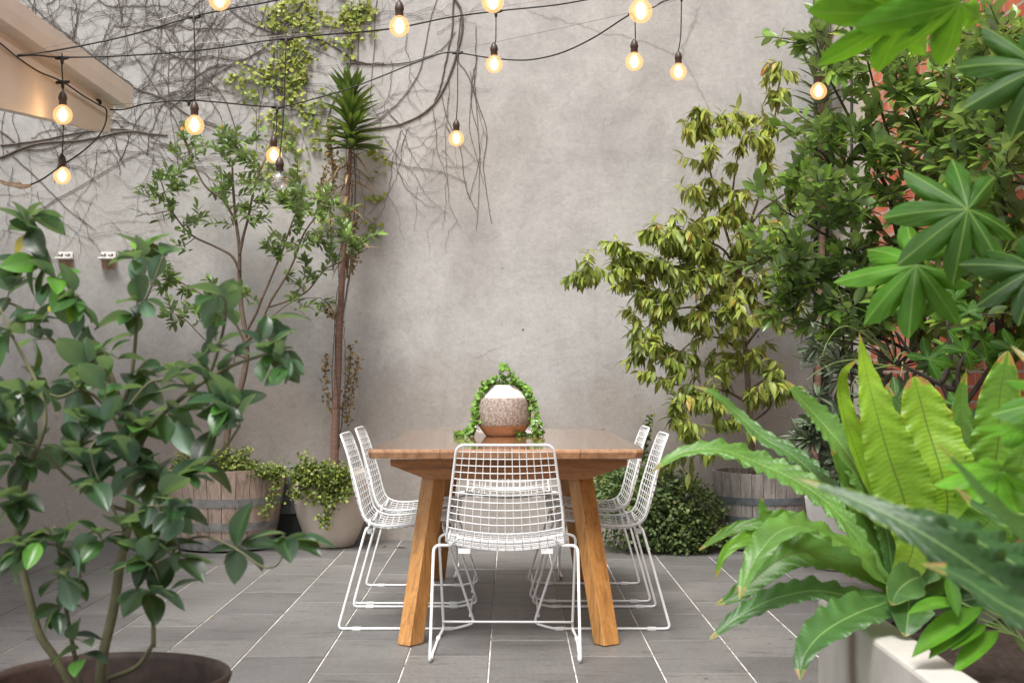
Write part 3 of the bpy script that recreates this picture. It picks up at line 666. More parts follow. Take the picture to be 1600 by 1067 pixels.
strands = [[(785, 612), (775, 592), (765, 598), (755, 612), (745, 640), (741, 668), (738, 680)], [(780, 605), (762, 600), (750, 615), (743, 640), (745, 660), (728, 674), (710, 679)], [(790, 608), (785, 585), (786, 574), (797, 582), (802, 598)],
 [(790, 608), (810, 596), (825, 612), (836, 640), (842, 662), (845, 680)], [(795, 606), (815, 604), (828, 625), (830, 655), (836, 676), (820, 681), (806, 677)], [(782, 608), (792, 590), (812, 600), (822, 620)], [(784, 606), (768, 600), (758, 605), (752, 622)], [(795, 604), (818, 606), (832, 632), (838, 668), (842, 684)], [(780, 606), (760, 606), (748, 625), (741, 655), (734, 672), (720, 678)]]
for sp in strands:
    dd = [random.uniform(-.10, -.01) for _ in sp]; dd[0] = 0
    p = smooth([P(a, b_, 6.32)+np.array((0, dd[i]*min(1, i/3), 0)) for i, (a, b_) in enumerate(sp)], 7)
    for q_ in p: q_[2] = max(q_[2], TZ+.004)
    S1.tube(p, .0011, 5, False)
    for i, q_ in enumerate(p):
        for s_ in range(2+(i % 2)):
            D = rng.normal(size=3)*np.array((1, .8, .7)); U = np.array((0, -.6, .8))+rng.normal(size=3)*.5
            put(L1, T_round, q_+rng.normal(size=3)*.004+np.array((0, 0, .003)), D, U, random.uniform(.014, .026), random.random()*.9+.05)
S1.build('stems', M['palestem'], tr_); L1.build('leaves', M['trail'], tr_)

# ================================================================== BARRELS & POTS
def barrel(name, label, cx, cy, r0, r1, h, hoops, ms, mh, group=None):
    t = thing(name, label, 'barrel', (cx, cy, 0), group); nst = 26; mb = MB()
    for i in range(nst):
        a0 = 2*math.pi*i/nst+.006; a1 = 2*math.pi*(i+1)/nst-.006; V = []; nz = 7
        for j in range(nz+1):
            f = j/nz; rr = r0+(r1-r0)*f**.8; z = .012+(h-.012)*f+(random.uniform(-.004, .004) if j == nz else 0)
            for (a, rad) in ((a0, rr), ((a0+a1)/2, rr+.0015), (a1, rr), (a1, rr-.024), (a0, rr-.024)): V.append((cx+rad*math.cos(a), cy+rad*math.sin(a), z))
        q = [(j*5+m_, j*5+(m_+1) % 5, (j+1)*5+(m_+1) % 5, (j+1)*5+m_) for j in range(nz) for m_ in range(5)]
        mb.add(V, q, [(nz*5, nz*5+1, nz*5+2), (nz*5, nz*5+2, nz*5+3), (nz*5, nz*5+3, nz*5+4)], tint=random.random())
    mb.build('staves', ms, t, sm=False)
    for (z0, z1) in hoops:
        mb = MB(); f0 = ((z0-.012)/(h-.012)); f1 = (z1-.012)/(h-.012); ra = r0+(r1-r0)*max(0, f0)**.8+.0035; rb = r0+(r1-r0)*f1**.8+.0035
        mb.lathe([(ra-.003, z0), (ra+.001, z0), (rb+.001, z1), (rb-.003, z1)], 64, (cx, cy, 0)); hp = mb.build('hoop', mh, t, sm=False)
        mb = MB(); a = R(-62); rr = (ra+rb)/2+.002
        for s_ in (-1, 1):
            mb.lathe([(.001, 0), (.006, 0), (.005, .003), (.001, .004)], 8, (cx+rr*math.cos(a+s_*.05), cy+rr*math.sin(a+s_*.05), (z0+z1)/2))
        mb.build('rivets', M['steelwire'], hp)
    mb = MB(); mb.disc(r1-.03, h-.05, (cx, cy, 0), 40, 8, .012); mb.build('soil', M['soil'], t)
    return t
BLX, BLY = (352-797)/F*8.3, 8.32
barrel('half_barrel', 'brown oak half barrel with grey hoops planted with the bay tree at left', BLX, BLY, .275, .355, .475, ((.015, .08), (.125, .175), (.265, .315)), M['stave'], M['hoop'])
BRX, BRY = (1190-797)/F*8.3, 8.32
barrel('half_barrel', 'grey weathered half barrel with dark bluish hoops at right by the grey wall', BRX, BRY, .235, .290, .455, ((.02, .075), (.18, .205), (.275, .315)), M['stave2'], M['hoop2'])
CX, CY = (517-797)/F*8.35, 8.38
t = thing('cream_pot', 'large cream egg shaped pot holding the slim palm-like tree', 'pot', (CX, CY, 0))
mb = MB(); mb.lathe([(.001, .004), (.125, .004), (.135, .012), (.17, .08), (.205, .18), (.228, .29), (.236, .38), (.234, .445), (.230, .458), (.222, .458), (.215, .44), (.215, .40)], 64, (CX, CY, 0)); mb.build('body', M['cream'], t)
mb = MB(); mb.disc(.2155, .415, (CX, CY, 0), 40, 8, .012); mb.build('soil', M['soil'], t)
t = thing('storage_box', 'weathered grey box wedged between oak half barrel and cream pot', 'box', (-1.39, 8.56, 0))
mb = MB(); mb.box((-1.47, 8.50, .18), (-1.20, 8.66, .47)); mb.build('lid_panel', M['greybox'], t, sm=False, bevel=.004)
mb = MB(); mb.box((-1.46, 8.51, 0.001), (-1.21, 8.65, .1795)); mb.build('plinth', M['boxdark'], t, sm=False)
WX, WY = .212*1, 0
t = thing('white_pot', 'white pot glimpsed between fern fronds beside the weathered barrel at right', 'pot', (1.733, 7.4, 0))
mb = MB(); mb.lathe([(.001, .005), (.10, .005), (.11, .02), (.15, .2), (.175, .375), (.172, .385), (.16, .385), (.16, .34)], 56, (1.733, 7.4, 0)); mb.build('body', M['whitepot'], t)
mb = MB(); mb.disc(.161, .35, (1.733, 7.4, 0), 30, 6, .01); mb.build('soil', M['soil'], t)

def strand_plant(name, label, strands, d, per, size, mat, tpl, cat='plant', loc=None, jit=.02, stemmat='vinebark'):
    t = thing(name, label, cat, loc if loc is not None else P(*strands[0][0], d)); S_ = MB(); L_ = MB(); O = []; 
    for sp in strands:
        p = smooth(PL(sp, d), 6); S_.tube(p, .0016, 5, False)
        for q_ in p:
            for _ in range(per): O.append(q_+rng.normal(size=3)*jit)
    n = len(O); D = rng.normal(size=(n, 3)); D[:, 2] -= .3; U = np.array((0, -.7, .7))+rng.normal(size=(n, 3))*.6
    put(L_, tpl, np.array(O), D, U, rng.uniform(.6, 1.3, n)*size, rng.random(n)); S_.build('stems', M[stemmat], t); L_.build('leaves', M[mat], t); return t
def mound(cx, z, rx, rz, n):  # px strands in arc
    return [[(cx+rx*random.uniform(-1, 1), z), (cx+rx*random.uniform(-1, 1), z-rz*random.random()), (cx+rx*random.uniform(-1, 1), z-rz*random.uniform(-.2, .5))] for _ in range(n)]
strand_plant('creeping_plant', 'yellow green creeping ground cover filling the top of the oak half barrel', mound(330, 733, 55, 32, 26)+mound(400, 738, 45, 12, 10)+[[(420, 735), (428, 740), (430, 765), (424, 785), (412, 800)], [(425, 735), (432, 745), (436, 765)]], 8.06, 7, .017, 'creep', T_ivy, loc=(BLX, BLY, .44))
strand_plant('creeping_plant', 'green creeper spilling down the front of the cream pot', mound(505, 748, 45, 22, 18)+[[(500, 745), (505, 770), (515, 790), (508, 812), (502, 815)], [(478, 748), (465, 765), (462, 775)], [(520, 745), (530, 765), (545, 775)], [(505, 750), (520, 770), (510, 790)], [(535, 745), (548, 755), (540, 775)], [(490, 748), (480, 770), (492, 778)], [(510, 750), (500, 770), (515, 785)], [(470, 745), (478, 725), (474, 712)], [(525, 750), (530, 770), (512, 782)]], 8.12, 8, .020, 'creep', T_ivy, loc=(CX, CY, .42))
strand_plant('creeping_plant', 'small sprawling creeper at the foot of the wall left of the oak barrel', mound(260, 790, 14, 60, 6), 8.25, 5, .018, 'creep', T_ivy, loc=(-2.08, 8.3, 0))
strand_plant('creeping_plant', 'slim dark sprig climbing the wall behind the right hand chairs', [[(1000, 740), (1004, 700), (1012, 670), (1017, 648)], [(1004, 720), (1010, 690), (1014, 662)]], 8.6, 7, .020, 'bush', T_round, loc=(.82, 8.6, .3), jit=.012)

# round leafy shrub
t = thing('clipped_shrub', 'rounded small leaved green shrub on the paving between chairs and weathered barrel', 'shrub', (.87, 8.2, 0))
S_ = MB(); L_ = MB(); O = []; Dn = []
cs = [(.70, 8.18, .24, .20, .26, .24), (.92, 8.12, .24, .30, .26, .25), (1.06, 8.2, .20, .18, .24, .21), (.82, 8.1, .33, .2, .2, .17), (.62, 8.25, .36, .14, .2, .13), (.98, 8.1, .12, .26, .2, .14)]
for (x, y, z, rx, ry, rz) in cs:
    for _ in range(1900):
        v = rand_unit(1)[0]; rr = rng.random()**.22*(1+.12*math.sin(7*v[0]+5*v[2]*2)+.14*math.sin(13*v[2]+9*v[0])*math.cos(11*v[1]))*(1.16 if rng.random() < .10 else 1)
        p = np.array((x+v[0]*rx*rr, y+v[1]*ry*rr, z+v[2]*rz*rr))
        if p[2] > .01: O.append(p); Dn.append(v)
    for _ in range(30):
        v = rand_unit(1)[0]; S_.tube(smooth([(x, y, .02), (x+v[0]*rx*.4, y+v[1]*ry*.4, z+v[2]*rz*.3), (x+v[0]*rx*.95, y+v[1]*ry*.95, max(.02, z+v[2]*rz*.95))], 4), .0022, 4, False)
O = np.array(O); Dn = np.array(Dn); n = len(O)
clump = .5+.5*np.sin(O[:, 0]*23+2*np.sin(O[:, 2]*19))*np.cos(O[:, 2]*27+O[:, 1]*11)
put(L_, T_round, O, Dn+rng.normal(size=(n, 3))*.8, Dn*.5+np.array((0, -.2, .8))+rng.normal(size=(n, 3))*.5, rng.uniform(.014, .026, n), np.clip(clump*.5+rng.normal(size=n)*.2+.12, 0, 1))
S_.build('stems', M['vinebark'], t); L_.build('leaves', M['bush'], t)

# ================================================================== BAY TREE (left barrel)
t = thing('bay_tree', 'open branched bay tree with small leaves growing from the oak half barrel', 'tree', (BLX, BLY, .43))
pl = Plant(); d = 8.3
pl.limb(PL([(354, 745), (353, 700), (360, 650), (376, 605), (385, 560), (383, 520), (377, 480), (374, 430), (374, 390), (368, 340), (364, 290), (363, 262)], d, 8.35), [.022, .018, .012, .006], 9)
pl.limb(PL([(374, 400), (380, 370), (388, 340), (396, 300), (405, 270), (418, 240), (424, 215)], d, 8.1), [.010, .004])
pl.limb(PL([(384, 520), (400, 490), (410, 465), (425, 430), (440, 395), (452, 360), (468, 320)], d, 8.2), [.009, .004])
pl.limb(PL([(384, 535), (405, 510), (422, 472), (445, 435), (460, 405), (475, 365), (500, 330), (520, 300)], 8.25, 8.0), [.010, .004])
pl.limb(PL([(375, 425), (362, 400), (335, 385), (300, 368), (275, 340), (262, 315), (252, 285)], 8.3, 8.15), [.009, .003])
pl.limb(PL([(370, 350), (350, 315), (320, 290), (300, 250), (288, 215), (283, 192)], 8.33, 8.2), [.008, .003])
pl.limb(PL([(386, 545), (365, 500), (335, 475), (312, 458), (280, 440), (250, 425)], 8.25, 8.0), [.007, .003])
pl.limb(PL([(420, 480), (450, 470), (480, 455), (510, 420), (545, 405), (575, 388)], 8.2, 8.3), [.006, .003])
pl.limb(PL([(384, 560), (350, 545), (320, 530), (290, 500), (270, 490)], 8.2, 7.9), [.005, .002])
pl.limb(PL([(384, 540), (420, 500), (460, 470), (500, 465)], 8.3, 8.3), [.004, .002])
cl = blob([(285, 215, 28, 28, 8.2, .2, 7), (275, 285, 35, 40, 8.15, .2, 10), (255, 300, 18, 30, 8.1, .15, 4), (340, 230, 45, 25, 8.3, .25, 7), (375, 215, 35, 30, 8.2, .25, 9), (385, 275, 45, 40, 8.2, .25, 14), (330, 290, 35, 35, 8.2, .25, 8), (300, 345, 45, 25, 8.2, .25, 8), (440, 290, 30, 50, 8.1, .25, 8), (475, 300, 45, 45, 8.0, .25, 14), (520, 330, 38, 40, 8.1, .25, 10), (560, 385, 30, 18, 8.25, .15, 6), (480, 370, 50, 35, 8.1, .25, 12), (430, 370, 35, 40, 8.2, .25, 7), (400, 330, 35, 25, 8.2, .25, 6), (500, 425, 50, 20, 8.2, .2, 7), (285, 445, 40, 22, 8.0, .2, 8), (255, 420, 25, 12, 8.0, .15, 3), (320, 480, 35, 22, 8.1, .2, 6), (265, 500, 30, 18, 7.95, .15, 4), (360, 440, 35, 30, 8.1, .2, 4), (490, 470, 35, 18, 8.2, .2, 3), (455, 240, 25, 30, 8.1, .2, 5)])
cl += [c_+rng.normal(size=3)*np.array((.10, .12, .09)) for c_ in cl[::2]]
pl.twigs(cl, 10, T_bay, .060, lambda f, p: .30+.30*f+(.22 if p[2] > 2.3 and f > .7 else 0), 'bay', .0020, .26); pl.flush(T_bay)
pl.W.build('trunk', M['bark'], t); pl.L.build('crown', M['bay'], t)

# ================================================================== CORDYLINE in cream pot
t = thing('slim_cordyline', 'tall slim ringed trunk in the cream pot topped with a green strap leaf tuft', 'tree', (CX, CY, .4))
W_ = MB(); p = smooth(PL([(522, 752), (523, 700), (527, 600), (531, 500), (535, 430), (540, 350), (544, 290), (548, 230), (549, 170)], 8.45), 6)
W_.tube(p, [.027, .023, .018, .013, .012], 12); W_.build('trunk', M['redbark'], t)
def tuft(mb, base_pts, n, L, tint, spread=1.0, tpl=T_strap, top=1.0):
    for i in range(n):
        f = i/(n-1); b_ = base_pts[int(f*(len(base_pts)-1))]; an = i*2.39996
        el = -0.02+.85*f*top+rng.normal()*.12
        D = np.array((math.cos(an)*math.cos(el)*spread, math.sin(an)*math.cos(el)*spread, math.sin(el)+.15))
        put(mb, tpl, b_, D, np.array((0, 0, 1.))+D*-.3+rng.normal(size=3)*.2, L*rng.uniform(.8, 1.15)*(1-.25*f), float(np.clip(tint+(.18*f)+rng.normal()*.15, 0, 1)))
L_ = MB(); bp = smooth(PL([(549, 235), (549, 200), (547, 165), (546, 140)], 8.45), 8); tuft(L_, bp, 120, .235, .30, .8, leaf_tpl(.19, 6, .35, .22, .7, .7), 1.5); L_.build('crown', M['strap'], t)
W_ = MB(); pa = np.array(p)
for q0, q1, tw, rr in ((0, 30, 2.2, .034), (6, 44, -2.6, .030), (20, 48, 3.4, .026), (2, 22, -1.2, .045)):
    idx = np.linspace(q0, min(q1, len(pa)-1), 60); c_ = np.stack([np.interp(idx, np.arange(len(pa)), pa[:, k_]) for k_ in range(3)], 1)
    a_ = np.linspace(0, tw*math.pi, 60)+q0; c_[:, 0] += rr*np.cos(a_)+rng.normal(size=60)*.002; c_[:, 1] += rr*np.sin(a_); W_.tube(c_, [.0035, .0018], 5)
W_.build('twining_stem', M['vinebark'], t)
L_ = MB()
for i in range(34):
    b_ = P(544+rng.normal()*2, rng.uniform(225, 400), 8.43); an = rng.uniform(0, 6.28); D = np.array((math.cos(an), math.sin(an)*.6, rng.uniform(-.5, 1.1)))
    put(L_, T_strap, b_, D, np.array((0, -.3, 1.)), rng.uniform(.10, .22), rng.random())
L_.build('dry_leaves', M['dry'], t)
strand_plant('dried_creeper', 'dried reddish brown creeper clinging beside the slim cordyline trunk', [[(517, 195), (518, 240), (522, 270), (520, 305)], [(520, 200), (514, 230), (520, 260)], [(558, 340), (550, 370), (556, 400), (545, 425)], [(505, 480), (520, 490), (530, 498)], [(548, 540), (546, 580), (540, 620), (542, 660)], [(512, 560), (508, 590), (515, 640)], [(560, 560), (552, 600), (545, 650)], [(510, 260), (500, 300), (505, 340)]], 8.55, 8, .020, 'dry', T_ivy, 'vine', P(518, 400, 8.55), .014)

# ================================================================== RIGHT BARREL TREE
t = thing('drooping_leaf_tree', 'yellow green tree with drooping pointed leaves in the weathered right barrel', 'tree', (BRX, BRY, .41))
pl = Plant(); d = 8.32
pl.limb(PL([(1176, 745), (1174, 690), (1170, 620), (1166, 560), (1160, 500), (1156, 440), (1158, 400), (1160, 360)], d, 8.3), [.022, .018, .014, .009], 9)
for pts, a, b_ in (([(1160, 400), (1172, 350), (1188, 300), (1200, 250), (1210, 190), (1216, 140), (1222, 100)], 8.3, 8.2), ([(1157, 430), (1140, 380), (1122, 320), (1108, 260), (1098, 200), (1092, 165)], 8.25, 8.0), ([(1158, 470), (1120, 440), (1085, 425), (1040, 415), (990, 425), (940, 432), (895, 430)], 8.2, 7.9),
 ([(1160, 500), (1120, 490), (1080, 480), (1040, 490), (1000, 520)], 8.2, 7.85), ([(1165, 560), (1130, 530), (1090, 530), (1050, 560)], 8.2, 7.9), ([(1170, 630), (1130, 610), (1090, 615), (1060, 640), (1045, 670)], 8.2, 7.85), ([(1165, 540), (1195, 500), (1220, 460), (1245, 440)], 8.3, 8.2), ([(1168, 610), (1200, 590), (1230, 580)], 8.3, 8.1),
 ([(1158, 440), (1130, 390), (1080, 370), (1050, 350), (1030, 360)], 8.2, 7.9), ([(1160, 380), (1145, 320), (1150, 260), (1160, 215)], 8.3, 8.1), ([(1160, 370), (1190, 330), (1230, 300), (1250, 280)], 8.3, 8.2), ([(1172, 660), (1200, 640), (1205, 620)], 8.25, 8.0)):
    pl.limb(PL(pts, a, b_), [.009, .003])
cl = blob([(1215, 120, 28, 40, 8.2, .15, 9), (1175, 190, 30, 50, 8.15, .2, 9), (1200, 190, 22, 60, 8.2, .1, 7), (1085, 180, 30, 18, 8.0, .1, 5), (1140, 190, 30, 20, 8.0, .1, 5), (1100, 185, 40, 25, 8.0, .2, 7), (1085, 230, 45, 40, 8.0, .25, 9), (1140, 240, 45, 50, 8.1, .25, 9), (1200, 260, 30, 50, 8.2, .2, 5), (1090, 290, 35, 40, 8.0, .25, 9), (1150, 320, 45, 50, 8.1, .25, 9), (1240, 290, 35, 40, 8.2, .2, 6), (1100, 350, 50, 35, 7.95, .25, 12), (1040, 370, 60, 25, 7.9, .2, 12), (985, 385, 35, 25, 7.9, .15, 6), (1060, 430, 60, 30, 7.9, .25, 12), (980, 425, 50, 18, 7.9, .15, 9), (915, 430, 30, 14, 7.9, .12, 6), (1130, 420, 60, 45, 8.0, .25, 12), (1020, 470, 50, 35, 7.9, .2, 12), (1090, 490, 55, 40, 8.0, .25, 11), (1010, 530, 45, 38, 7.85, .2, 11), (1060, 560, 40, 30, 7.95, .2, 6), (1150, 490, 60, 50, 8.1, .25, 9), (1200, 400, 45, 45, 8.15, .2, 9), (1220, 480, 40, 45, 8.15, .2, 7), (1090, 620, 50, 35, 7.9, .2, 9), (1060, 660, 30, 35, 7.85, .15, 6), (1190, 590, 50, 40, 8.0, .2, 9), (1150, 560, 45, 40, 8.1, .2, 6), (1095, 700, 25, 16, 7.85, .1, 3), (1130, 640, 40, 25, 7.9, .15, 4)])
cl += [c_+rng.normal(size=3)*np.array((.09, .09, .08)) for c_ in cl if c_[2] < 2.05]
cl += blob([(1120, 420, 90, 110, 8.15, .3, 22), (1140, 530, 90, 90, 8.15, .3, 16), (1200, 420, 60, 100, 8.2, .2, 10), (1060, 420, 70, 50, 8.0, .2, 9)])
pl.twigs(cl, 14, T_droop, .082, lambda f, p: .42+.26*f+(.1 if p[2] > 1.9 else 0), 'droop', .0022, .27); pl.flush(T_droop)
pl.W.build('trunk', M['bark'], t); pl.L.build('crown', M['droop'], t)

# ================================================================== RIGHT GLOSSY SHRUB
t = thing('glossy_shrub', 'big dark glossy leaved shrub in front of the brick wall at right', 'shrub', P(1430, 930, 6.2)*np.array((1, 1, 0)))
pl = Plant()
gr = P(1440, 584, 6.2); gx, gy = gr[0], gr[1]
pl.limb([(gx, gy, 0), (gx-.02, gy, .5), (gx+.02, gy-.05, 1.0), P(1425, 480, 6.1), P(1410, 400, 6.0), P(1390, 300, 5.9)], [.03, .022, .012], 9)
pl.limb([(gx+.1, gy, 0), (gx+.14, gy+.03, .6), P(1500, 520, 5.4), P(1510, 400, 5.3), P(1500, 250, 5.3), P(1480, 120, 5.3)], [.026, .018, .008], 8)
pl.limb([(gx+.02, 5.2, 0), (gx-.02, 5.1, .8), P(1560, 450, 4.9), P(1570, 300, 4.85), P(1560, 150, 4.8), P(1550, 30, 4.8)], [.022, .015, .008], 8)
for pts, a, b_ in (([(1420, 470), (1370, 420), (1310, 380), (1260, 350), (1225, 330)], 6.1, 5.8), ([(1405, 390), (1350, 330), (1310, 280), (1285, 240), (1240, 215)], 6, 5.8), ([(1390, 300), (1350, 230), (1320, 170), (1290, 110), (1270, 50)], 5.9, 5.7), ([(1510, 400), (1450, 320), (1400, 240), (1370, 150), (1350, 80), (1320, 30)], 6, 5.7), ([(1425, 480), (1360, 470), (1290, 440), (1230, 420), (1200, 400)], 6.1, 5.8), ([(1500, 300), (1450, 230), (1420, 160), (1400, 120)], 5.9, 5.7), ([(1440, 560), (1380, 530), (1320, 520), (1270, 500)], 6.1, 5.9)):
    pl.limb(PL(pts, a, b_), [.009, .003])
cl = blob([(1265, 60, 22, 25, 5.7, .1, 4), (1330, 110, 55, 45, 5.7, .25, 10), (1400, 110, 50, 50, 5.75, .3, 9), (1470, 120, 55, 60, 5.8, .3, 12), (1550, 100, 60, 80, 5.8, .3, 16), (1290, 210, 50, 40, 5.8, .2, 9), (1350, 220, 55, 45, 5.8, .3, 10), (1430, 230, 50, 50, 5.9, .3, 9), (1500, 230, 50, 60, 5.9, .3, 13), (1570, 250, 45, 80, 5.9, .3, 16), (1240, 300, 35, 35, 5.8, .15, 7), (1300, 310, 50, 45, 5.8, .25, 11), (1370, 320, 50, 40, 5.9, .3, 8), (1460, 350, 60, 50, 6, .3, 13), (1230, 400, 40, 40, 5.8, .2, 10), (1290, 410, 50, 45, 5.85, .25, 13), (1350, 410, 50, 50, 5.9, .3, 10), (1230, 470, 35, 25, 5.85, .15, 6), (1290, 500, 50, 30, 5.9, .2, 8), (1360, 490, 45, 40, 6, .25, 9), (1430, 450, 55, 50, 6.1, .3, 11), (1550, 400, 60, 70, 6.1, .3, 18), (1480, 500, 50, 35, 6.1, .25, 8), (1200, 380, 15, 20, 5.8, .1, 2), (1570, 480, 40, 40, 6.1, .2, 8), (1540, 300, 60, 60, 6.2, .3, 14), (1450, 160, 60, 60, 6.1, .3, 8), (1560, 160, 50, 60, 6.1, .3, 10), (1420, 500, 60, 30, 6.2, .3, 8), (1500, 560, 40, 20, 6.3, .2, 5)])
cl += [c_+rng.normal(size=3)*np.array((.10, .12, .09)) for c_ in cl]
cl += blob([(1530, 150, 80, 130, 5.6, .3, 40), (1550, 380, 70, 130, 5.7, .3, 40), (1450, 260, 60, 130, 5.9, .3, 18), (1400, 470, 90, 50, 6.0, .3, 18), (1250, 430, 60, 90, 5.9, .2, 14), (1290, 250, 50, 120, 5.9, .2, 12), (1500, 300, 90, 220, 5.4, .3, 50), (1380, 200, 70, 130, 5.8, .3, 22), (1380, 420, 60, 60, 5.9, .2, 12)])
cl = [c_ for c_ in cl if math.hypot(797+c_[0]*F/c_[1]-1279, 584-(c_[2]-1.03)*F/c_[1]-143) > 36]
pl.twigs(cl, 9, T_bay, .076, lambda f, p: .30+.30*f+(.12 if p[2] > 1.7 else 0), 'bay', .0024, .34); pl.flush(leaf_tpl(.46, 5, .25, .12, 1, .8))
pl.W.build('branches', M['darkbark'], t); pl.L.build('crown', M['glossy'], t)

# grey-green narrow-leaved plant in white pot
t = thing('grey_leaved_plant', 'grey green narrow leaved plant rising from the white pot behind the fern', 'plant', (1.733, 7.4, .35))
pl = Plant()
pl.limb([(1.733, 7.4, .34), (1.74, 7.35, .7), P(1310, 620, 7.2), P(1320, 540, 7.1), P(1300, 480, 7.0)], [.012, .005])
pl.limb([(1.733, 7.4, .34), (1.68, 7.3, .7), P(1280, 660, 7.1), P(1270, 600, 7.1)], [.009, .004]); pl.limb([(1.733, 7.4, .34), (1.8, 7.3, .7), P(1370, 640, 7.0), P(1380, 560, 6.9)], [.009, .004])
cl = blob([(1300, 500, 45, 40, 7.1, .2, 8), (1285, 560, 35, 40, 7.1, .2, 8), (1340, 570, 50, 50, 7.0, .2, 10), (1280, 640, 30, 40, 7.1, .2, 7), (1265, 680, 28, 28, 7.1, .1, 6), (1340, 660, 50, 50, 7.1, .2, 10), (1300, 720, 45, 40, 7.1, .2, 8), (1400, 600, 45, 60, 7.0, .2, 10), (1250, 690, 15, 20, 7.1, .1, 3), (1370, 740, 50, 40, 7.1, .2, 7)])
pl.twigs(cl, 15, T_narrow, .10, lambda f, p: .35+.25*f, 'bay', .003, .13); pl.flush(T_narrow)
pl.W.build('stems', M['darkbark'], t); pl.L.build('leaves', M['greyleaf'], t)

# dark dracaena in corner
t = thing('dark_dracaena', 'dark narrow leaved dracaena in the corner beside the vertical pipe', 'tree', (1.83, 8.35, 0))
W_ = MB(); W_.tube(smooth([(1.80, 8.4, 0), (1.84, 8.4, .9), P(1286, 330, 8.4), P(1284, 230, 8.4), P(1283, 100, 8.4)], 6), [.024, .018, .014], 9); W_.build('trunk', M['redbark'], t)
L_ = MB(); bp = smooth(PL([(1284, 330), (1284, 250), (1283, 180), (1283, 120), (1283, 75)], 8.4), 10); tuft(L_, bp, 110, .23, .4, 1, leaf_tpl(.16, 5, .4, .15, .8, .7), .9); L_.build('crown', M['darkstrap'], t)

# ================================================================== CONCRETE PLANTER
t = thing('concrete_planter', 'pale concrete planter trough at lower right with dark water stain', 'planter', (1.2, 2.0, 0))
mb = MB(); x0, x1, y0, y1, h, w_ = .70, 1.75, .9, 3.19, .52, .085
O_ = [(x0-.012, y0), (x1, y0), (x1, y1), (x0, y1)]; I_ = [(x0+w_-.012, y0+w_), (x1-w_, y0+w_), (x1-w_, y1-w_), (x0+w_, y1-w_)]
V = [(x, y, 0.002) for x, y in O_]+[(x, y, h) for x, y in O_]+[(x, y, h) for x, y in I_]+[(x, y, .3) for x, y in I_]
q = [(i, (i+1) % 4, 4+(i+1) % 4, 4+i) for i in range(4)]+[(4+i, 4+(i+1) % 4, 8+(i+1) % 4, 8+i) for i in range(4)]+[(8+i, 8+(i+1) % 4, 12+(i+1) % 4, 12+i) for i in range(4)]
mb.add(V, q); mb.build('trough', M['planter'], t, sm=False, bevel=.008)
mb = MB(); nx, ny = 40, 70; V = []
for j in range(ny+1):
    for i in range(nx+1):
        V.append((x0+w_-.013+(x1-x0-2*w_+.02)*i/nx, y0+w_+(y1-y0-2*w_)*j/ny, .485+random.uniform(-.007, .007)+.008*math.sin(i*.7)*math.cos(j*.5)))
mb.add(V, [(j*(nx+1)+i, j*(nx+1)+i+1, (j+1)*(nx+1)+i+1, (j+1)*(nx+1)+i) for j in range(ny) for i in range(nx)]); mb.build('soil', M['soil'], t)


# ================================================================== BIRD'S NEST FERNS
def frond(parent, pts, hw, up, tint, mat='fern2', ruf=.30, nr=11, d0=2.9, d1=2.9, one=1.0, curlx=0.0, tip=.8, pw=3.2):
    """pts px polyline base->tip (optional third value = distance); hw half width in metres; up = facing of blade"""
    p = np.array(smooth(PL(pts, d0, d1), 7)); s = np.concatenate([[0], np.cumsum(np.linalg.norm(np.diff(p, axis=0), axis=1))]); L = s[-1]; s /= L
    NS = 220; US = [-1, -.85, -.65, -.42, -.2, -.045, 0, .045, .2, .42, .65, .85, 1]; ss = np.linspace(0, 1, NS+1); c = np.stack([np.interp(ss, s, p[:, k]) for k in range(3)], 1)
    ker = np.ones(9)/9
    for k in range(3): c[4:-4, k] = np.convolve(c[:, k], ker, 'valid')
    T = np.gradient(c, axis=0); T /= np.linalg.norm(T, axis=1, keepdims=True)
    U = np.asarray(up, float); V = []; ve = []; ti = []; ph = random.uniform(0, 6)
    nrp = nr*L/.5
    wob = rng.normal(size=NS+1).cumsum(); wob = np.convolve(wob-wob.mean(), np.ones(5)/5, 'same'); wob = wob/(abs(wob).max()+1e-6)
    for i in range(NS+1):
        t_ = ss[i]; N = nrm(U-T[i]*np.dot(U, T[i])); X = np.cross(T[i], N)
        wd = hw*1.25*(min(1, .20+1.7*t_)*max(0, 1-t_**pw)**tip)*(1+.07*wob[i])
        for u in US:
            au = abs(u); w2 = wd*(one if u < 0 else 1)
            ph2 = ph+(1.3 if u > 0 else 0)
            ruffle = math.sin(2*math.pi*nrp*1.0*(t_+.10*au)+ph2+1.1*math.sin(9*t_+ph)+.6*math.sin(23*t_))*(.7+.3*math.sin(15*t_+2*ph))
            off = w2*(.16*au+ruf*.66*ruffle*au**1.25-curlx*au*au+.022*math.sin(2*math.pi*52*(t_+.12*au))*min(1, au*3)*(1-.4*au))
            V.append(c[i]+X*u*w2*(1+.035*ruffle*au)+N*off); ve.append(1.0 if u == 0 else 0); ti.append(min(.92, tint)*1.0+.06*ruffle*au+.06*math.sin(5*t_+ph)+(.05*math.sin(2*math.pi*52*(t_+.12*au)))-.10*(1-t_)**2+(.9 if (t_ > .955 and au > .3) or (t_ > .80 and au > .9 and wob[i] > .35) else 0))
    k = len(US); q = [(i*k+j, i*k+j+1, (i+1)*k+j+1, (i+1)*k+j) for i in range(NS) for j in range(k-1)]
    mb = MB(); mb.add(V, q, tint=np.clip(ti, 0, 1), vein=ve); o = mb.build('frond', M[mat], parent)
    mb = MB(); N0 = []
    for i in range(0, NS+1, 4): N0.append(c[i]+nrm(U-T[i]*np.dot(U, T[i]))*(.0012 if mat == 'fern' else -.0012))
    mb.tube(N0, [.0042, .0028, .0008], 6); mb.build('midrib', M['palestem' if mat == 'fern2' else 'darkbark'], o)
    return o
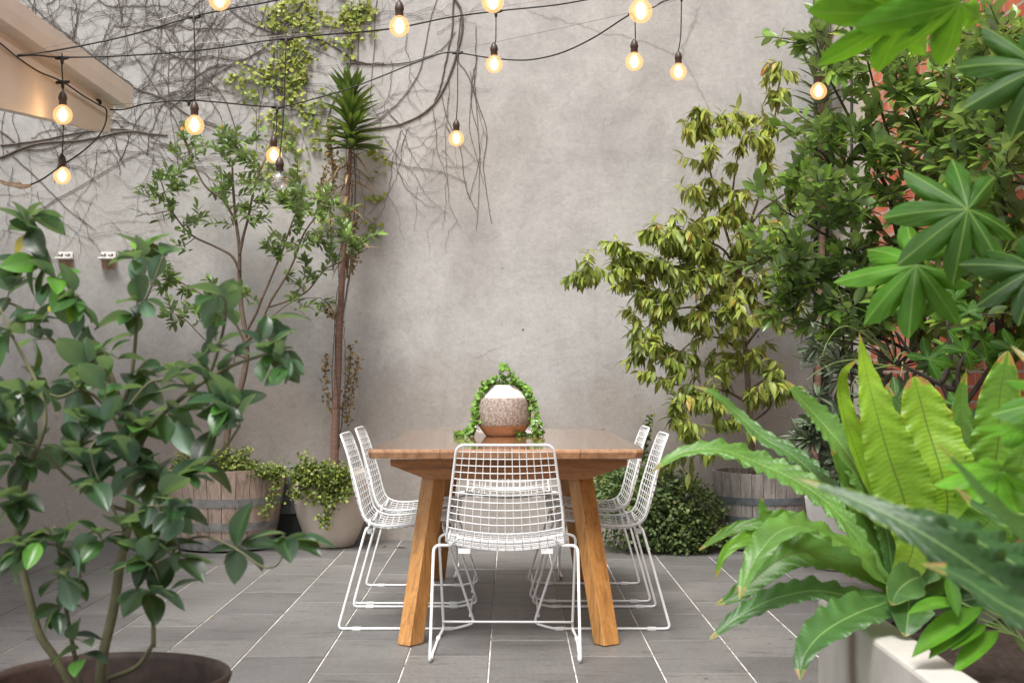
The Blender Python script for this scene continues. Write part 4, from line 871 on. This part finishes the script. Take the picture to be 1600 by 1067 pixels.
fn = thing('nest_fern', 'large bright birds nest fern with wavy fronds in the concrete planter', 'fern', (.80, 2.9, .49))
B = (1398, 925, 2.92)
UPc = (0, -.55, .83); CAM = (0, -1, .15)
frond(fn, [B, (1350, 855, 2.95), (1300, 792, 3.0), (1246, 752, 3.05), (1186, 724, 3.1), (1130, 703, 3.1), (1084, 703, 3.1), (1050, 714, 3.1), (1018, 738, 3.1)], .033, (.15, -.6, .8), .62, ruf=.42, nr=12)
frond(fn, [B, (1340, 830, 3.05), (1290, 760, 3.2), (1240, 712, 3.3), (1193, 684, 3.35), (1150, 645, 3.4), (1115, 614, 3.4), (1082, 603, 3.4)], .028, (.3, -.7, .5), .42, ruf=.4, nr=12)
frond(fn, [B, (1385, 830, 3.0), (1360, 768, 3.05), (1322, 705, 3.1), (1280, 655, 3.15), (1250, 622, 3.15), (1226, 594, 3.15)], .054, (.35, -.72, .55), .48, ruf=.20, nr=17, one=.75)
frond(fn, [B, (1395, 850, 3.0), (1375, 790, 3.02), (1345, 725, 3.05), (1322, 660, 3.05), (1312, 610, 3.05), (1318, 578, 3.03), (1342, 560, 3.02)], .030, CAM, .85, 'fern', .22, 10, one=.35)
frond(fn, [B, (1428, 850, 2.95), (1412, 780, 2.96), (1388, 710, 2.97), (1368, 640, 2.98), (1352, 575, 3.0), (1342, 518, 3.0)], .072, CAM, .86, 'fern', .16, 11, one=.9, tip=1.1, pw=1.9)
frond(fn, [B, (1445, 870, 3.0), (1480, 800, 3.05), (1470, 735, 3.05), (1450, 670, 3.08), (1428, 588, 3.1)], .060, CAM, .74, 'fern', .15, 10, tip=.5, pw=4)
frond(fn, [B, (1470, 900, 3.0), (1515, 860, 3.05), (1545, 770, 3.05), (1560, 690, 3.05), (1562, 620, 3.05), (1575, 548, 3.05)], .058, (-.2, -1, .1), .55, 'fern', .25, 11, tip=.7, pw=4)
frond(fn, [B, (1450, 890, 3.1), (1500, 830, 3.2), (1530, 760, 3.25), (1500, 690, 3.25)], .055, CAM, .35, 'fern', .2, 10)
frond(fn, [B, (1430, 880, 3.15), (1440, 800, 3.25), (1415, 720, 3.3), (1400, 650, 3.3), (1385, 600, 3.3)], .05, CAM, .35, 'fern2', .2, 10)
frond(fn, [B, (1370, 850, 3.0), (1345, 800, 3.05), (1322, 750, 3.05), (1298, 700, 3.05)], .03, (.4, -.8, .3), .30, 'fern', .25, 10)
frond(fn, [B, (1380, 912, 2.9), (1336, 884, 2.9), (1299, 870, 2.9), (1251, 862, 2.88), (1216, 876, 2.86), (1185, 900, 2.85), (1153, 928, 2.84), (1117, 945, 2.83)], .034, (.1, -.75, .6), .30, 'fern', .28, 12)
frond(fn, [B, (1370, 895, 2.88), (1335, 862, 2.85), (1292, 838, 2.8), (1250, 822, 2.75), (1215, 832, 2.7), (1190, 858, 2.66), (1170, 893, 2.64), (1155, 936, 2.62)], .042, (-.35, -.6, .75), .60, 'fern2', .24, 9)
frond(fn, [B, (1370, 932, 2.86), (1324, 930, 2.83), (1275, 922, 2.8), (1226, 930, 2.77), (1190, 943, 2.75), (1150, 966, 2.73), (1107, 1000, 2.72)], .029, (0, -.6, .8), .38, 'fern2', .32, 11)
frond(fn, [B, (1380, 942, 2.8), (1345, 955, 2.74), (1305, 975, 2.68), (1275, 998, 2.64), (1255, 1028, 2.6), (1250, 1062, 2.58)], .046, (-.45, -.75, .55), .36, 'fern2', .22, 9)
frond(fn, [(1290, 835, 2.86), (1262, 822, 2.86), (1230, 812, 2.86), (1200, 808, 2.86), (1190, 790, 2.86), (1190, 776, 2.86)], .018, CAM, .45, 'fern', .4, 14)
frond(fn, [B, (1330, 868, 2.95), (1265, 835, 3.0), (1185, 820, 3.0), (1148, 826, 3.0), (1117, 842, 2.98), (1091, 860, 2.96)], .016, (.1, -.7, .6), .45, 'fern', .4, 13)
frond(fn, [B, (1330, 872, 2.98), (1260, 845, 3.0), (1190, 838, 3.0), (1150, 848, 2.98), (1128, 872, 2.97), (1118, 905, 2.96)], .020, (.1, -.8, .4), .55, 'fern', .35, 11)
frond(fn, [B, (1330, 880, 2.98), (1290, 855, 3.0), (1240, 842, 3.0), (1200, 850, 3.0)], .032, (.1, -.8, .4), .35, 'fern', .3, 11)
frond(fn, [(1440, 900, 2.8), (1425, 905, 2.75), (1405, 920, 2.72), (1392, 945, 2.7)], .034, (.2, -.9, .5), .40, 'fern2', .1, 7)
frond(fn, [(1420, 930, 2.8), (1420, 945, 2.75), (1418, 970, 2.7), (1414, 994, 2.68)], .040, (-.1, -1, .4), .36, 'fern2', .16, 8)
frond(fn, [B, (1460, 900, 3.1), (1540, 840, 3.2), (1600, 780, 3.2), (1640, 720, 3.2)], .055, CAM, .35, 'fern', .2, 10)
frond(fn, [B, (1470, 940, 3.0), (1540, 930, 3.0), (1600, 900, 3.0), (1660, 900, 3.0)], .045, UPc, .25, 'fern2', .2, 10)
frond(fn, [B, (1440, 880, 3.2), (1470, 800, 3.4), (1440, 700, 3.5)], .06, CAM, .3, 'fern', .2, 10)

frond(fn, [B, (1415, 870, 3.02), (1395, 800, 3.08), (1372, 740, 3.12), (1350, 690, 3.15), (1338, 650, 3.15)], .036, CAM, .45, 'fern', .25, 10)
frond(fn, [B, (1450, 860, 3.1), (1495, 780, 3.15), (1505, 700, 3.18), (1500, 630, 3.2), (1510, 580, 3.2)], .040, CAM, .40, 'fern', .25, 10)
frond(fn, [B, (1460, 880, 2.95), (1540, 820, 2.95), (1590, 740, 2.95), (1610, 640, 2.95)], .045, CAM, .5, 'fern', .25, 10)
nf = thing('nest_fern', 'dark blurred birds nest fern reaching in from the lower right edge', 'fern', (.95, 1.55, .49))
B2 = (2050, 1180, 1.6)
frond(nf, [B2, (1850, 1080, 1.58), (1680, 990, 1.55), (1560, 910, 1.55), (1470, 850, 1.55), (1390, 805, 1.57), (1310, 770, 1.6), (1240, 745, 1.62)], .034, (-.2, -.75, .6), .14, 'fern2', .62, 15, tip=1.2)
frond(nf, [B2, (1850, 1050, 1.68), (1700, 960, 1.7), (1600, 890, 1.7), (1500, 830, 1.7), (1420, 800, 1.7), (1350, 790, 1.7)], .034, (-.1, -.6, .8), .18, 'fern2', .62, 15, tip=1.2)
frond(nf, [B2, (1850, 1000, 1.6), (1700, 900, 1.55), (1600, 830, 1.52), (1540, 775, 1.5), (1500, 730, 1.5), (1460, 688, 1.5)], .018, (.5, -.8, .2), .12, 'fern', .15, 10, tip=1.0)
frond(nf, [B2, (1850, 980, 1.9), (1720, 900, 1.9), (1620, 830, 1.9), (1540, 800, 1.9), (1490, 760, 1.9)], .026, (.2, -.7, .7), .2, 'fern2', .4, 12)
frond(nf, [B2, (1880, 1100, 1.5), (1760, 1040, 1.45), (1650, 985, 1.42), (1570, 945, 1.42), (1500, 900, 1.42), (1440, 880, 1.42)], .032, (-.1, -.7, .7), .10, 'fern2', .5, 14)
frond(nf, [B2, (1950, 900, 1.8), (1800, 700, 1.9), (1650, 600, 1.95), (1580, 540, 2)], .030, (0, -.8, .5), .12, 'fern2', .4, 12)
# pale young leaves over the soil
yp = thing('young_ginger_plant', 'low plant with pale green and yellow edged leaves above the planter soil', 'plant', (.93, 2.45, .48))
L_ = MB(); S_ = MB()
tp2 = leaf_tpl(.36, 8, .2, .2, .9, .8, 2)
for (a, b_, L, ti) in (((1535, 948), (1425, 1002), .125, .66), ((1528, 965), (1452, 1010), .10, .42), ((1560, 985), (1490, 1035), .10, .72), ((1500, 940), (1425, 940), .10, .58), ((1540, 975), (1490, 1000), .08, .6), ((1480, 900), (1500, 955), .08, .5)):
    A = P(*a, 2.45); Bq = P(*b_, 2.40); put(L_, tp2, A, Bq-A, (0, -.35, 1), np.linalg.norm(Bq-A)*1.02, ti)
    S_.tube(smooth([(.95, 2.47, .48), (A+np.array((.95, 2.47, .50)))/2+np.array((0, 0, .02)), A], 5), .002, 5)
S_.build('stems', M['palestem'], yp); L_.build('leaves', M['fatsia'], yp)

# ================================================================== FATSIA (aralia)
def palm_leaf(parent, px, py, d, Rr, up, stem_dir, tint, lobes=8, droop=.25, stalk=None, mb_stalk=None, name='leaf', span=325):
    """palmate leaf; stem_dir = direction (3D) from centre towards the stalk"""
    c = P(px, py, d); N = nrm(up); sdir = nrm(np.asarray(stem_dir)-N*np.dot(stem_dir, N)); Y = -sdir; X = np.cross(Y, N)
    NA = lobes*34; NR = 10; V = []; ve = []; ti = []; sp = R(span)
    for i in range(NA+1):
        th = -sp/2+sp*i/NA; x = (th+sp/2)/sp*lobes; k = min(lobes-1, int(x)); f = (x-k)-.5   # -.5 .. .5 inside lobe
        lc = -sp/2+sp*(k+.5)/lobes; ln = .62+.38*math.cos(th*.55)
        prof = max(0, 1-(abs(f)*2)**.95)
        r_ = Rr*(ln*(1+.08*math.sin(5*th+px))*(.42+.58*prof**.66)+.016*abs(math.sin(th*34))*min(1, 3*prof)*min(1, 3-3*prof))
        for j in range(NR+1):
            q_ = j/NR; rr = r_*q_
            dist = abs(math.sin(f*sp/lobes))*rr/Rr; v = max(0, 1-dist/.013)**.8
            if q_ < .03: v = 1
            ff = abs(f)*2; h = Rr*(-.035*(1+math.cos(math.pi*ff))*q_*1.0+.02*math.sin(14*q_+3*th)*ff*q_)-droop*Rr*q_*q_*(.45+.35*math.sin(th/2)**2+.55*math.sin(2.3*th+px)**2)
            dr = X*math.sin(th)+Y*math.cos(th); V.append(c+dr*rr+N*h); ve.append(v); ti.append(tint+.08*math.sin(th*1.7))
    k_ = NR+1; q = [(i*k_+j, (i+1)*k_+j, (i+1)*k_+j+1, i*k_+j+1) for i in range(NA) for j in range(NR)]
    mb = MB(); mb.add(V, q, tint=np.clip(ti, 0, 1), vein=ve); o = mb.build(name, M['fatsia'], parent)
    if stalk is not None:
        m2 = MB(); m2.tube(smooth([c+N*-.001, *[P(*s_) for s_ in stalk]], 6), [.0032, .0042], 7); m2.build('stalk', M['palestem'], o)
    return o
fa = thing('aralia_shrub', 'aralia with large hand shaped leaves on long stalks coming in from the right', 'shrub', (1.15, 2.6, .48))
W_ = MB(); W_.tube(smooth([(1.15, 2.6, .45), (1.17, 2.6, .8), (1.14, 2.6, 1.2), (1.12, 2.55, 1.7), (1.15, 2.5, 2.1)], 6), [.016, .012], 9); W_.build('stem', M['greenstem'], fa)
TR = (1810, 330, 2.6)
palm_leaf(fa, 1512, 327, 2.5, .150, (-.15, -.95, .35), (.9, 0, .25), .30, 8, .22, [(1600, 290, 2.5), (1700, 270, 2.55), (1790, 300, 2.6)])
palm_leaf(fa, 1432, 414, 2.65, .150, (-.35, -.80, .50), (.9, 0, .25), .52, 8, .26, [(1520, 385, 2.6), (1600, 355, 2.6), (1700, 340, 2.6), (1790, 360, 2.6)])
palm_leaf(fa, 1415, 20, 2.3, .165, (.1, -.75, -.65), (.8, 0, -.35), .80, 8, .15, [(1470, 45, 2.3), (1560, 80, 2.35), (1700, 130, 2.4), (1820, 200, 2.55)])
palm_leaf(fa, 1500, 5, 2.2, .16, (.2, -.7, -.7), (.8, 0, -.1), .68, 8, .2, [(1600, 40, 2.25), (1800, 160, 2.5)])
palm_leaf(fa, 1625, 105, 2.1, .12, (0, -.9, .35), (.9, 0, .1), .15, 8, .3, [(1700, 160, 2.1), (1810, 250, 2.5)])
palm_leaf(fa, 1620, 420, 2.4, .12, (0, -.8, .6), (.9, 0, .1), .05, 8, .3, [(1700, 410, 2.45), (1790, 400, 2.6)])
palm_leaf(fa, 1561, 738, 2.35, .105, (-.1, -.45, .9), (.9, .1, -.25), .78, 7, .15, [(1620, 770, 2.4), (1700, 830, 2.5), (1790, 960, 2.6)])
palm_leaf(fa, 1600, 665, 2.3, .08, (-.1, -.25, 1), (.9, .1, -.1), .70, 7, .15, [(1660, 690, 2.4), (1790, 900, 2.6)])
palm_leaf(fa, 1680, 620, 2.2, .12, (-.1, -.7, .8), (.9, .1, -.1), .5, 7, .2, [(1760, 660, 2.4), (1800, 800, 2.6)])
fb = thing('ivy_like_shrub', 'dark lobed leaved shrub low against the red bricks behind the fern', 'shrub', (1.70, 4.95, 0))
W_ = MB()
for pts in ([(1540, 1000), (1530, 760), (1490, 650), (1470, 600), (1430, 560), (1400, 520)], [(1530, 760), (1500, 620), (1500, 570), (1530, 530), (1560, 480)], [(1500, 640), (1530, 600), (1570, 540), (1590, 500)], [(1490, 610), (1450, 590), (1410, 570)], [(1470, 600), (1485, 560), (1480, 500)]):
    W_.tube(smooth(PL(pts, 4.95), 6), [.012, .005], 6)
W_.build('branches', M['darkbark'], fb)
for i in range(26):
    palm_leaf(fb, random.uniform(1390, 1600), random.uniform(440, 580) if i > 4 else random.uniform(600, 680), 4.75+random.uniform(-.2, .2), random.uniform(.06, .10), (random.uniform(-.5, .5), -.8, random.uniform(.1, .9)), (random.uniform(-1, 1), 0, -.8), random.uniform(.05, .45), 5, .2, None, None, 'leaf', 280)

# ================================================================== LEMON TREE (front left)
LX, LY = (172-797)/F*2.62, 2.62
lt = thing('round_pot', 'dark rusty brown round pot at the lower left corner', 'pot', (LX, LY, 0))
mb = MB(); mb.lathe([(.001, .003), (.17, .003), (.19, .02), (.215, .44), (.224, .462), (.221, .468), (.214, .468), (.208, .455), (.20, .40), (.19, .36)], 72, (LX, LY, 0)); mb.build('body', M['rust'], lt)
mb = MB(); mb.disc(.198, .385, (LX, LY, 0), 48, 10, .006); mb.build('soil', M['soil'], lt)
ct = thing('citrus_tree', 'young citrus tree with large glossy leaves in the rusty pot at front left', 'tree', (LX, LY, .38))
pl = Plant(); d = 2.62
def lim(pts, r, a=2.62, b_=2.62): pl.limb(PL(pts, a, b_), r, 7, 5)
lim([(120, 1090), (88, 1030), (62, 990), (48, 940), (36, 890), (28, 840), (34, 780), (46, 730), (55, 700)], [.0085, .0075, .006], 2.6, 2.55)
lim([(155, 1100), (160, 1030), (178, 950), (188, 880), (200, 820), (205, 760), (202, 700), (190, 650), (178, 600), (150, 540), (120, 500), (90, 450), (75, 400), (62, 370)], [.0105, .009, .006, .003], 2.66, 2.66)
lim([(205, 740), (222, 690), (245, 655), (280, 625), (320, 595), (365, 570), (410, 555), (440, 545)], [.0055, .0025], 2.62, 2.5)
lim([(325, 592), (340, 550), (352, 500), (352, 470)], [.0035, .002], 2.55, 2.5)
lim([(190, 640), (205, 590), (212, 530), (215, 470), (215, 420), (222, 395)], [.0045, .002], 2.66, 2.7)
lim([(215, 500), (240, 440), (255, 400)], [.0025, .002], 2.7, 2.7)
lim([(50, 720), (70, 660), (62, 610), (38, 560), (12, 510), (0, 480)], [.0055, .002], 2.55, 2.6)
lim([(178, 600), (120, 560), (80, 530), (30, 480), (-20, 470)], [.004, .002], 2.66, 2.7)
lim([(130, 1090), (118, 1030), (105, 960), (98, 900), (92, 860), (85, 820)], [.005, .0025], 2.55, 2.5)
lim([(240, 1010), (240, 930), (240, 870), (235, 820), (230, 790)], [.0045, .0025], 2.5, 2.42)
lim([(170, 1060), (215, 1040), (240, 1005)], [.005, .004], 2.6, 2.5)
lim([(243, 920), (262, 880), (280, 850), (320, 838), (370, 858), (410, 885), (435, 880), (450, 845)], [.003, .0015], 2.5, 2.4)
lim([(205, 780), (250, 760), (300, 740), (350, 700), (375, 665)], [.004, .002], 2.6, 2.45)
lim([(205, 800), (150, 780), (100, 740), (60, 700), (10, 690)], [.004, .002], 2.6, 2.5)
lim([(195, 830), (170, 780), (150, 740), (140, 700)], [.003, .0015], 2.5, 2.45)
lim([(202, 700), (170, 640), (130, 610), (90, 620), (50, 600)], [.004, .002], 2.6, 2.5)
lim([(190, 650), (230, 600), (260, 590), (300, 560)], [.003, .0015], 2.6, 2.6)
cl = blob([(62, 360, 22, 30, 2.66, .06, 3), (40, 420, 40, 35, 2.68, .1, 4), (75, 450, 30, 35, 2.62, .1, 3), (215, 395, 38, 28, 2.68, .08, 4), (215, 490, 25, 40, 2.66, .08, 3), (120, 470, 30, 30, 2.6, .08, 2), (352, 480, 30, 30, 2.5, .06, 3), (420, 500, 30, 25, 2.5, .06, 2), (430, 565, 30, 30, 2.48, .06, 3), (350, 560, 45, 30, 2.52, .1, 4), (30, 520, 35, 40, 2.6, .1, 3), (120, 560, 45, 40, 2.6, .12, 4), (200, 580, 45, 35, 2.6, .12, 4), (270, 590, 35, 30, 2.55, .1, 3), (60, 620, 50, 40, 2.55, .12, 4), (150, 650, 60, 35, 2.55, .15, 6), (240, 650, 50, 40, 2.55, .12, 5), (330, 640, 35, 25, 2.5, .1, 2), (40, 710, 45, 35, 2.5, .1, 4), (130, 720, 50, 40, 2.55, .12, 5), (215, 730, 50, 40, 2.52, .12, 6), (380, 640, 35, 35, 2.45, .06, 4), (310, 735, 40, 25, 2.5, .08, 3), (140, 770, 35, 30, 2.48, .06, 3), (245, 800, 45, 30, 2.42, .06, 5), (180, 830, 35, 30, 2.45, .06, 2), (20, 780, 25, 30, 2.5, .06, 2), (210, 870, 35, 25, 2.42, .06, 3), (290, 860, 30, 20, 2.45, .05, 2), (375, 860, 25, 18, 2.42, .04, 2), (450, 840, 18, 22, 2.38, .03, 2), (90, 860, 35, 30, 2.45, .05, 3), (110, 900, 25, 20, 2.5, .05, 2), (240, 930, 40, 35, 2.45, .05, 3), (100, 960, 20, 22, 2.5, .04, 2), (20, 870, 30, 25, 2.45, .05, 2), (130, 1020, 30, 20, 2.5, .04, 2), (0, 640, 25, 40, 2.5, .06, 2)])
pl.twigs(cl, 4.6, T_lemon, .070, lambda f, p: (.10 if p[2] < .95 else .18)+.28*f+(.24 if p[2] > 1.1 and f > .5 else 0), 'flat2', .0013, .085); pl.flush(T_lemon)  # lower leaves tinted darker: shade inside the crown put into leaf colour
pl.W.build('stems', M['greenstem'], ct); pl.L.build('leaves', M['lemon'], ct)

# ================================================================== FESTOON LIGHTS
def bulb_mats():
    m, n, l, b = new_mat('lit_filament'); e = n.new('ShaderNodeEmission'); e.inputs[0].default_value = (1, .62, .26, 1); e.inputs[1].default_value = 34; l.new(e.outputs[0], n['Material Output'].inputs[0]); fil = m
    m, n, l, b = new_mat('glowing_glass'); tr = n.new('ShaderNodeBsdfTransparent'); tr.inputs[0].default_value = (1, .93, .82, 1)
    e = n.new('ShaderNodeEmission'); e.inputs[0].default_value = (1, .56, .24, 1); e.inputs[1].default_value = .95  # emission in the globe gives the amber halo of the filament's bloom
    gl = n.new('ShaderNodeBsdfGlossy'); gl.inputs['Roughness'].default_value = .05
    ms = n.new('ShaderNodeMixShader'); ms.inputs[0].default_value = .40; l.new(tr.outputs[0], ms.inputs[1]); l.new(e.outputs[0], ms.inputs[2])
    m2 = n.new('ShaderNodeMixShader'); m2.inputs[0].default_value = .06; l.new(ms.outputs[0], m2.inputs[1]); l.new(gl.outputs[0], m2.inputs[2]); l.new(m2.outputs[0], n['Material Output'].inputs[0]); gg = m
    m, n, l, b = new_mat('clear_glass'); tr = n.new('ShaderNodeBsdfTransparent'); tr.inputs[0].default_value = (.96, .95, .93, 1)
    gl = n.new('ShaderNodeBsdfGlossy'); gl.inputs['Roughness'].default_value = .04; 
    ms = n.new('ShaderNodeMixShader'); ms.inputs[0].default_value = .22; l.new(tr.outputs[0], ms.inputs[1]); l.new(gl.outputs[0], ms.inputs[2]); l.new(ms.outputs[0], n['Material Output'].inputs[0])
    m, n, l, b = new_mat('hot_glow'); 
    e = n.new('ShaderNodeEmission'); e.inputs[0].default_value = (1, .72, .40, 1); e.inputs[1].default_value = 3.4; t2 = n.new('ShaderNodeBsdfTransparent')
    ms = n.new('ShaderNodeMixShader'); ms.inputs[0].default_value = .45; l.new(t2.outputs[0], ms.inputs[1]); l.new(e.outputs[0], ms.inputs[2]); l.new(ms.outputs[0], n['Material Output'].inputs[0])
    return fil, gg, bpy.data.materials['clear_glass'], m
FIL, GG, CG, HG = bulb_mats()
def bulb(px, py, dia, lab, lit=True, cord_top=None, d=None):
    d = d or .092*F/dia; c = P(px, py, d); x, y, z = c; r = .046
    t = thing('pendant_bulb', lab, 'light bulb', (x, y, z+r+.06), 'festoon light bulbs')
    prof = [(.001, -r)]+[(r*math.sin(a), -r*math.cos(a)) for a in np.linspace(.12, 2.55, 18)]+[(.018, r*.98), (.0135, r*1.12)]
    mb = MB(); mb.lathe(prof, 32, (x, y, z)); mb.build('globe', GG if lit else CG, t)
    mb = MB()
    for k in range(6):
        a = k*math.pi/3; rr = .011
        mb.tube([(x+rr*.6*math.cos(a), y+rr*.6*math.sin(a), z+.026), (x+rr*math.cos(a+.3), y+rr*math.sin(a+.3), z), (x+rr*.7*math.cos(a+.5), y+rr*.7*math.sin(a+.5), z-.024)], .0014 if lit else .0006, 5)
    mb.build('filament', FIL if lit else M['steelwire'], t)
    if lit:
        mb = MB(); mb.lathe([(.001, -.034), (.012, -.027), (.020, -.010), (.021, .006), (.015, .025), (.001, .036)], 18, (x, y, z)); mb.build('bloom_core', HG, t)  # added glowing shape, stands in for bloom around the filament
        ld = bpy.data.lights.new('bulb_light', 'POINT'); ld.energy = .55; ld.color = (1, .62, .3); ld.shadow_soft_size = .04
        lo = bpy.data.objects.new('bulb_light', ld); C.objects.link(lo); lo.parent = t; lo.location = (0, 0, -(r+.06))
    mb = MB(); mb.lathe([(.001, r*1.0), (.016, r*1.0), (.0185, r*1.08), (.0185, r*1.55), (.021, r*1.6), (.021, r*1.85), (.017, r*2.15), (.010, r*2.4), (.006, r*2.5), (.001, r*2.52)], 20, (x, y, z)); mb.build('socket', M['bakelite'], t)
    if cord_top is not None:
        tp_ = P(cord_top[0], cord_top[1], d); mb = MB(); mb.tube(smooth([(x, y, z+r*2.45), ((x+tp_[0])/2+.004, y, (z+tp_[2])/2), tp_], 5), .0034, 6); mb.build('cord', M['black'], t)
bl = [(98, 180, 30, 'lit globe bulb hanging in front of the veranda beam, upper of two', True, (96, 92)),
 (97, 275, 27, 'lit globe bulb hanging lowest at far left, below the veranda beam', True, (98, 130)),
 (304, 196, 30, 'lit globe bulb above the left branches of the bay tree', True, (303, 28)),
 (343, 0, 34, 'lit globe bulb cut by the top edge above the bay tree', True, (343, -90)),
 (428, 243, 25, 'smaller lit globe bulb right behind the unlit clear bulb', True, (433, 167)),
 (437, 283, 30, 'unlit clear glass globe bulb in front of the bay tree crown', False, (447, 60)),
 (624, 42, 32, 'lit globe bulb at top centre left, beside the woody vine loop', True, (621, -90)),
 (713, 217, 24, 'lit globe bulb on the longest cord, right of the slim cordyline', True, (715, 83)),
 (772, 101, 27, 'lit globe bulb hanging below the one cut off at top centre', True, (775, 22)),
 (770, 3, 35, 'large lit globe bulb cut by the top edge above the table pot', True, (770, -110)),
 (991, 97, 28, 'lit globe bulb hanging straight below the biggest bulb', True, (992, 22)),
 (1001, 18, 37, 'biggest lit globe bulb near the top edge right of centre', True, (1001, -110)),
 (1060, 113, 26, 'lit globe bulb on a long straight cord above the drooping leaf tree', True, (1065, -4)),
 (1279, 143, 26, 'lit globe bulb among the dark dracaena leaves', True, (1281, 60)),
 (1340, 0, 30, 'lit globe bulb at the top edge above the whitewashed wall strip', True, (1345, -90))]
for a in bl: bulb(*a)
def cable(name, label, pts, con, wire=None, r=.0042):
    """pts: (px,py,d)"""
    t = thing(name, label, 'cable', P(*pts[0])); mb = MB(); p = smooth([P(*a) for a in pts], 8); mb.tube(p, r, 7); mb.build('cord', M['black'], t)
    for a in con:
        c = P(*a); mb = MB(); mb.tube([c+np.array((-.034, 0, -.002)), c+np.array((-.018, 0, 0)), c+np.array((.018, 0, 0)), c+np.array((.034, 0, .003))], [.006, .0095, .0095, .006], 8)
        mb.tube([c+np.array((0, 0, .002)), c+np.array((0, 0, -.022)), c+np.array((0, 0, -.032))], [.010, .008, .005], 8); mb.tube([c, c+np.array((-.001, 0, .024))], .003, 6)
        mb.build('connector', M['black'], t)
    if wire:
        mb = MB(); mb.tube(smooth([P(*a) for a in wire], 6), .0013, 5); mb.build('support_wire', M['steelwire'], t)
cable('festoon_cable', 'topmost black festoon cable rising from the gutter out of the top of the picture',
 [(27, 88, 6.3), (100, 77, 6.5), (200, 56, 6.6), (300, 27, 6.75), (360, 14, 6.6), (440, -1, 6.5), (620, -45, 6.45), (780, -70, 5.8), (1000, -100, 5.6), (1400, -140, 5.6)], [(303, 27, 6.75)], [(27, 86, 6.3), (170, 52, 6.6), (310, 15, 6.75), (400, 0, 6.5), (600, -60, 6.4)])
cable('festoon_cable', 'middle black festoon cable crossing from the gutter to the top edge right of centre',
 [(27, 88, 6.3), (60, 87, 6.5), (97, 90, 6.72), (200, 87, 6.8), (320, 78, 6.75), (447, 60, 6.72), (606, 46, 7.0), (700, 28, 7.3), (775, 18, 7.46), (870, 8, 7.5), (960, -6, 7.6), (1065, -8, 7.7), (1345, -95, 7.4)], [(97, 91, 6.72), (447, 61, 6.72), (775, 18, 7.46), (1065, -6, 7.75)], [(27, 86, 6.3), (250, 72, 6.7), (400, 60, 6.75), (606, 38, 7.0), (760, 15, 7.4), (860, -2, 7.5)])
cable('festoon_cable', 'lowest black festoon cable sagging from the veranda corner past the slim cordyline',
 [(168, 172, 7.85), (195, 171, 7.7), (225, 163, 7.6), (270, 158, 7.5), (303, 157, 7.5), (340, 160, 7.7), (433, 167, 8.05), (490, 155, 8.2), (550, 137, 8.3), (600, 118, 8.35), (650, 98, 8.4), (690, 84, 8.4), (715, 83, 8.4), (760, 90, 8.2), (800, 94, 8.0), (835, 93, 7.9), (880, 82, 7.7), (930, 58, 7.4), (985, 23, 7.2), (1020, 12, 7.2), (1070, -4, 7.2), (1281, -20, 7.6), (1345, -60, 7.4)],
 [(295, 157, 7.5), (433, 168, 8.05), (715, 83, 8.4), (992, 22, 7.2)], [(168, 165, 7.85), (340, 150, 7.7), (500, 117, 8.2), (715, 78, 8.4), (850, 50, 7.8), (985, 20, 7.2), (1080, -6, 7.2)])
cable('festoon_cable', 'black supply cable looping under the veranda beam with a plug end at far left',
 [(-40, 40, 5.75), (0, 68, 6.05), (27, 90, 6.3), (60, 112, 6.55), (97, 128, 6.85), (130, 150, 7.1), (152, 163, 7.4), (166, 172, 7.6), (164, 195, 7.5), (150, 218, 7.4), (125, 240, 7.3), (95, 260, 7.25), (65, 281, 7.2), (40, 292, 7.2)], [(98, 129, 6.85)])
mb = MB(); mb.tube([P(48, 290, 7.2), P(36, 292, 7.2), P(30, 290, 7.2), P(28, 290, 7.2), P(8, 287, 7.2), P(-30, 270, 7.2)], [.008, .012, .018, .014, .010, .004], 10)
tag(mb.build('cable_plug', simple('tan_plug', (.58, .42, .29), .5)), 'tan weatherproof plug at the end of the supply cable at far left', 'plug')

# ================================================================== fallen leaves and crumbs
lm = MB(); put(lm, leaf_tpl(.4, 4, .3, .1), (0, 0, 0), (0, 1, 0), (0, 0, 1), 1.0, .5)
first = None
FL = [(263, 861, .09, 'dry brown leaf lying at the foot of the oak half barrel'), (636, 856, .11, 'tan dry leaf at the wall foot left of the near table leg'), (597, 855, .06, 'small curled leaf at the wall foot right of the cream pot'),
 (856, 1015, .022, 'pale crumb of leaf on the pavers between the front chair legs'), (880, 1037, .012, 'tiny dark leaf scrap beside the front chair right foot'), (570, 900, .016, 'tiny leaf scrap behind the left hand chairs'),
 (478, 880, .02, 'small leaf scrap on the pavers in front of the cream pot'), (1064, 971, .02, 'small leaf scrap right of the near right chair runner'), (1142, 1000, .018, 'small leaf scrap on the pavers left of the fern tips'),
 (417, 932, .018, 'small leaf scrap on the left pavers, nearest the citrus tree'), (336, 964, .03, 'dark leaf scrap seen between citrus leaves on the paving'), (975, 866, .08, 'brown leaf at the left foot of the rounded shrub'),
 (945, 868, .07, 'brown leaf at the shrub foot, nearest the table leg'), (1012, 866, .05, 'smaller brown leaf at the middle of the shrub foot')]
for (px, py, sz, lab) in FL:
    dd = 1.03*F/(py-584)
    if first is None:
        o = lm.build('fallen_leaf', M['dry']); first = o
    else: o = first.copy(); C.objects.link(o)
    o.location = ((px-797)*dd/F, min(dd, 8.6), .0035); o.scale = (sz, sz, sz); o.rotation_euler = (random.uniform(-.1, .1), random.uniform(-.1, .1), random.uniform(0, 6.28))
    tag(o, lab, 'leaf', 'dry leaves scattered on the paving')
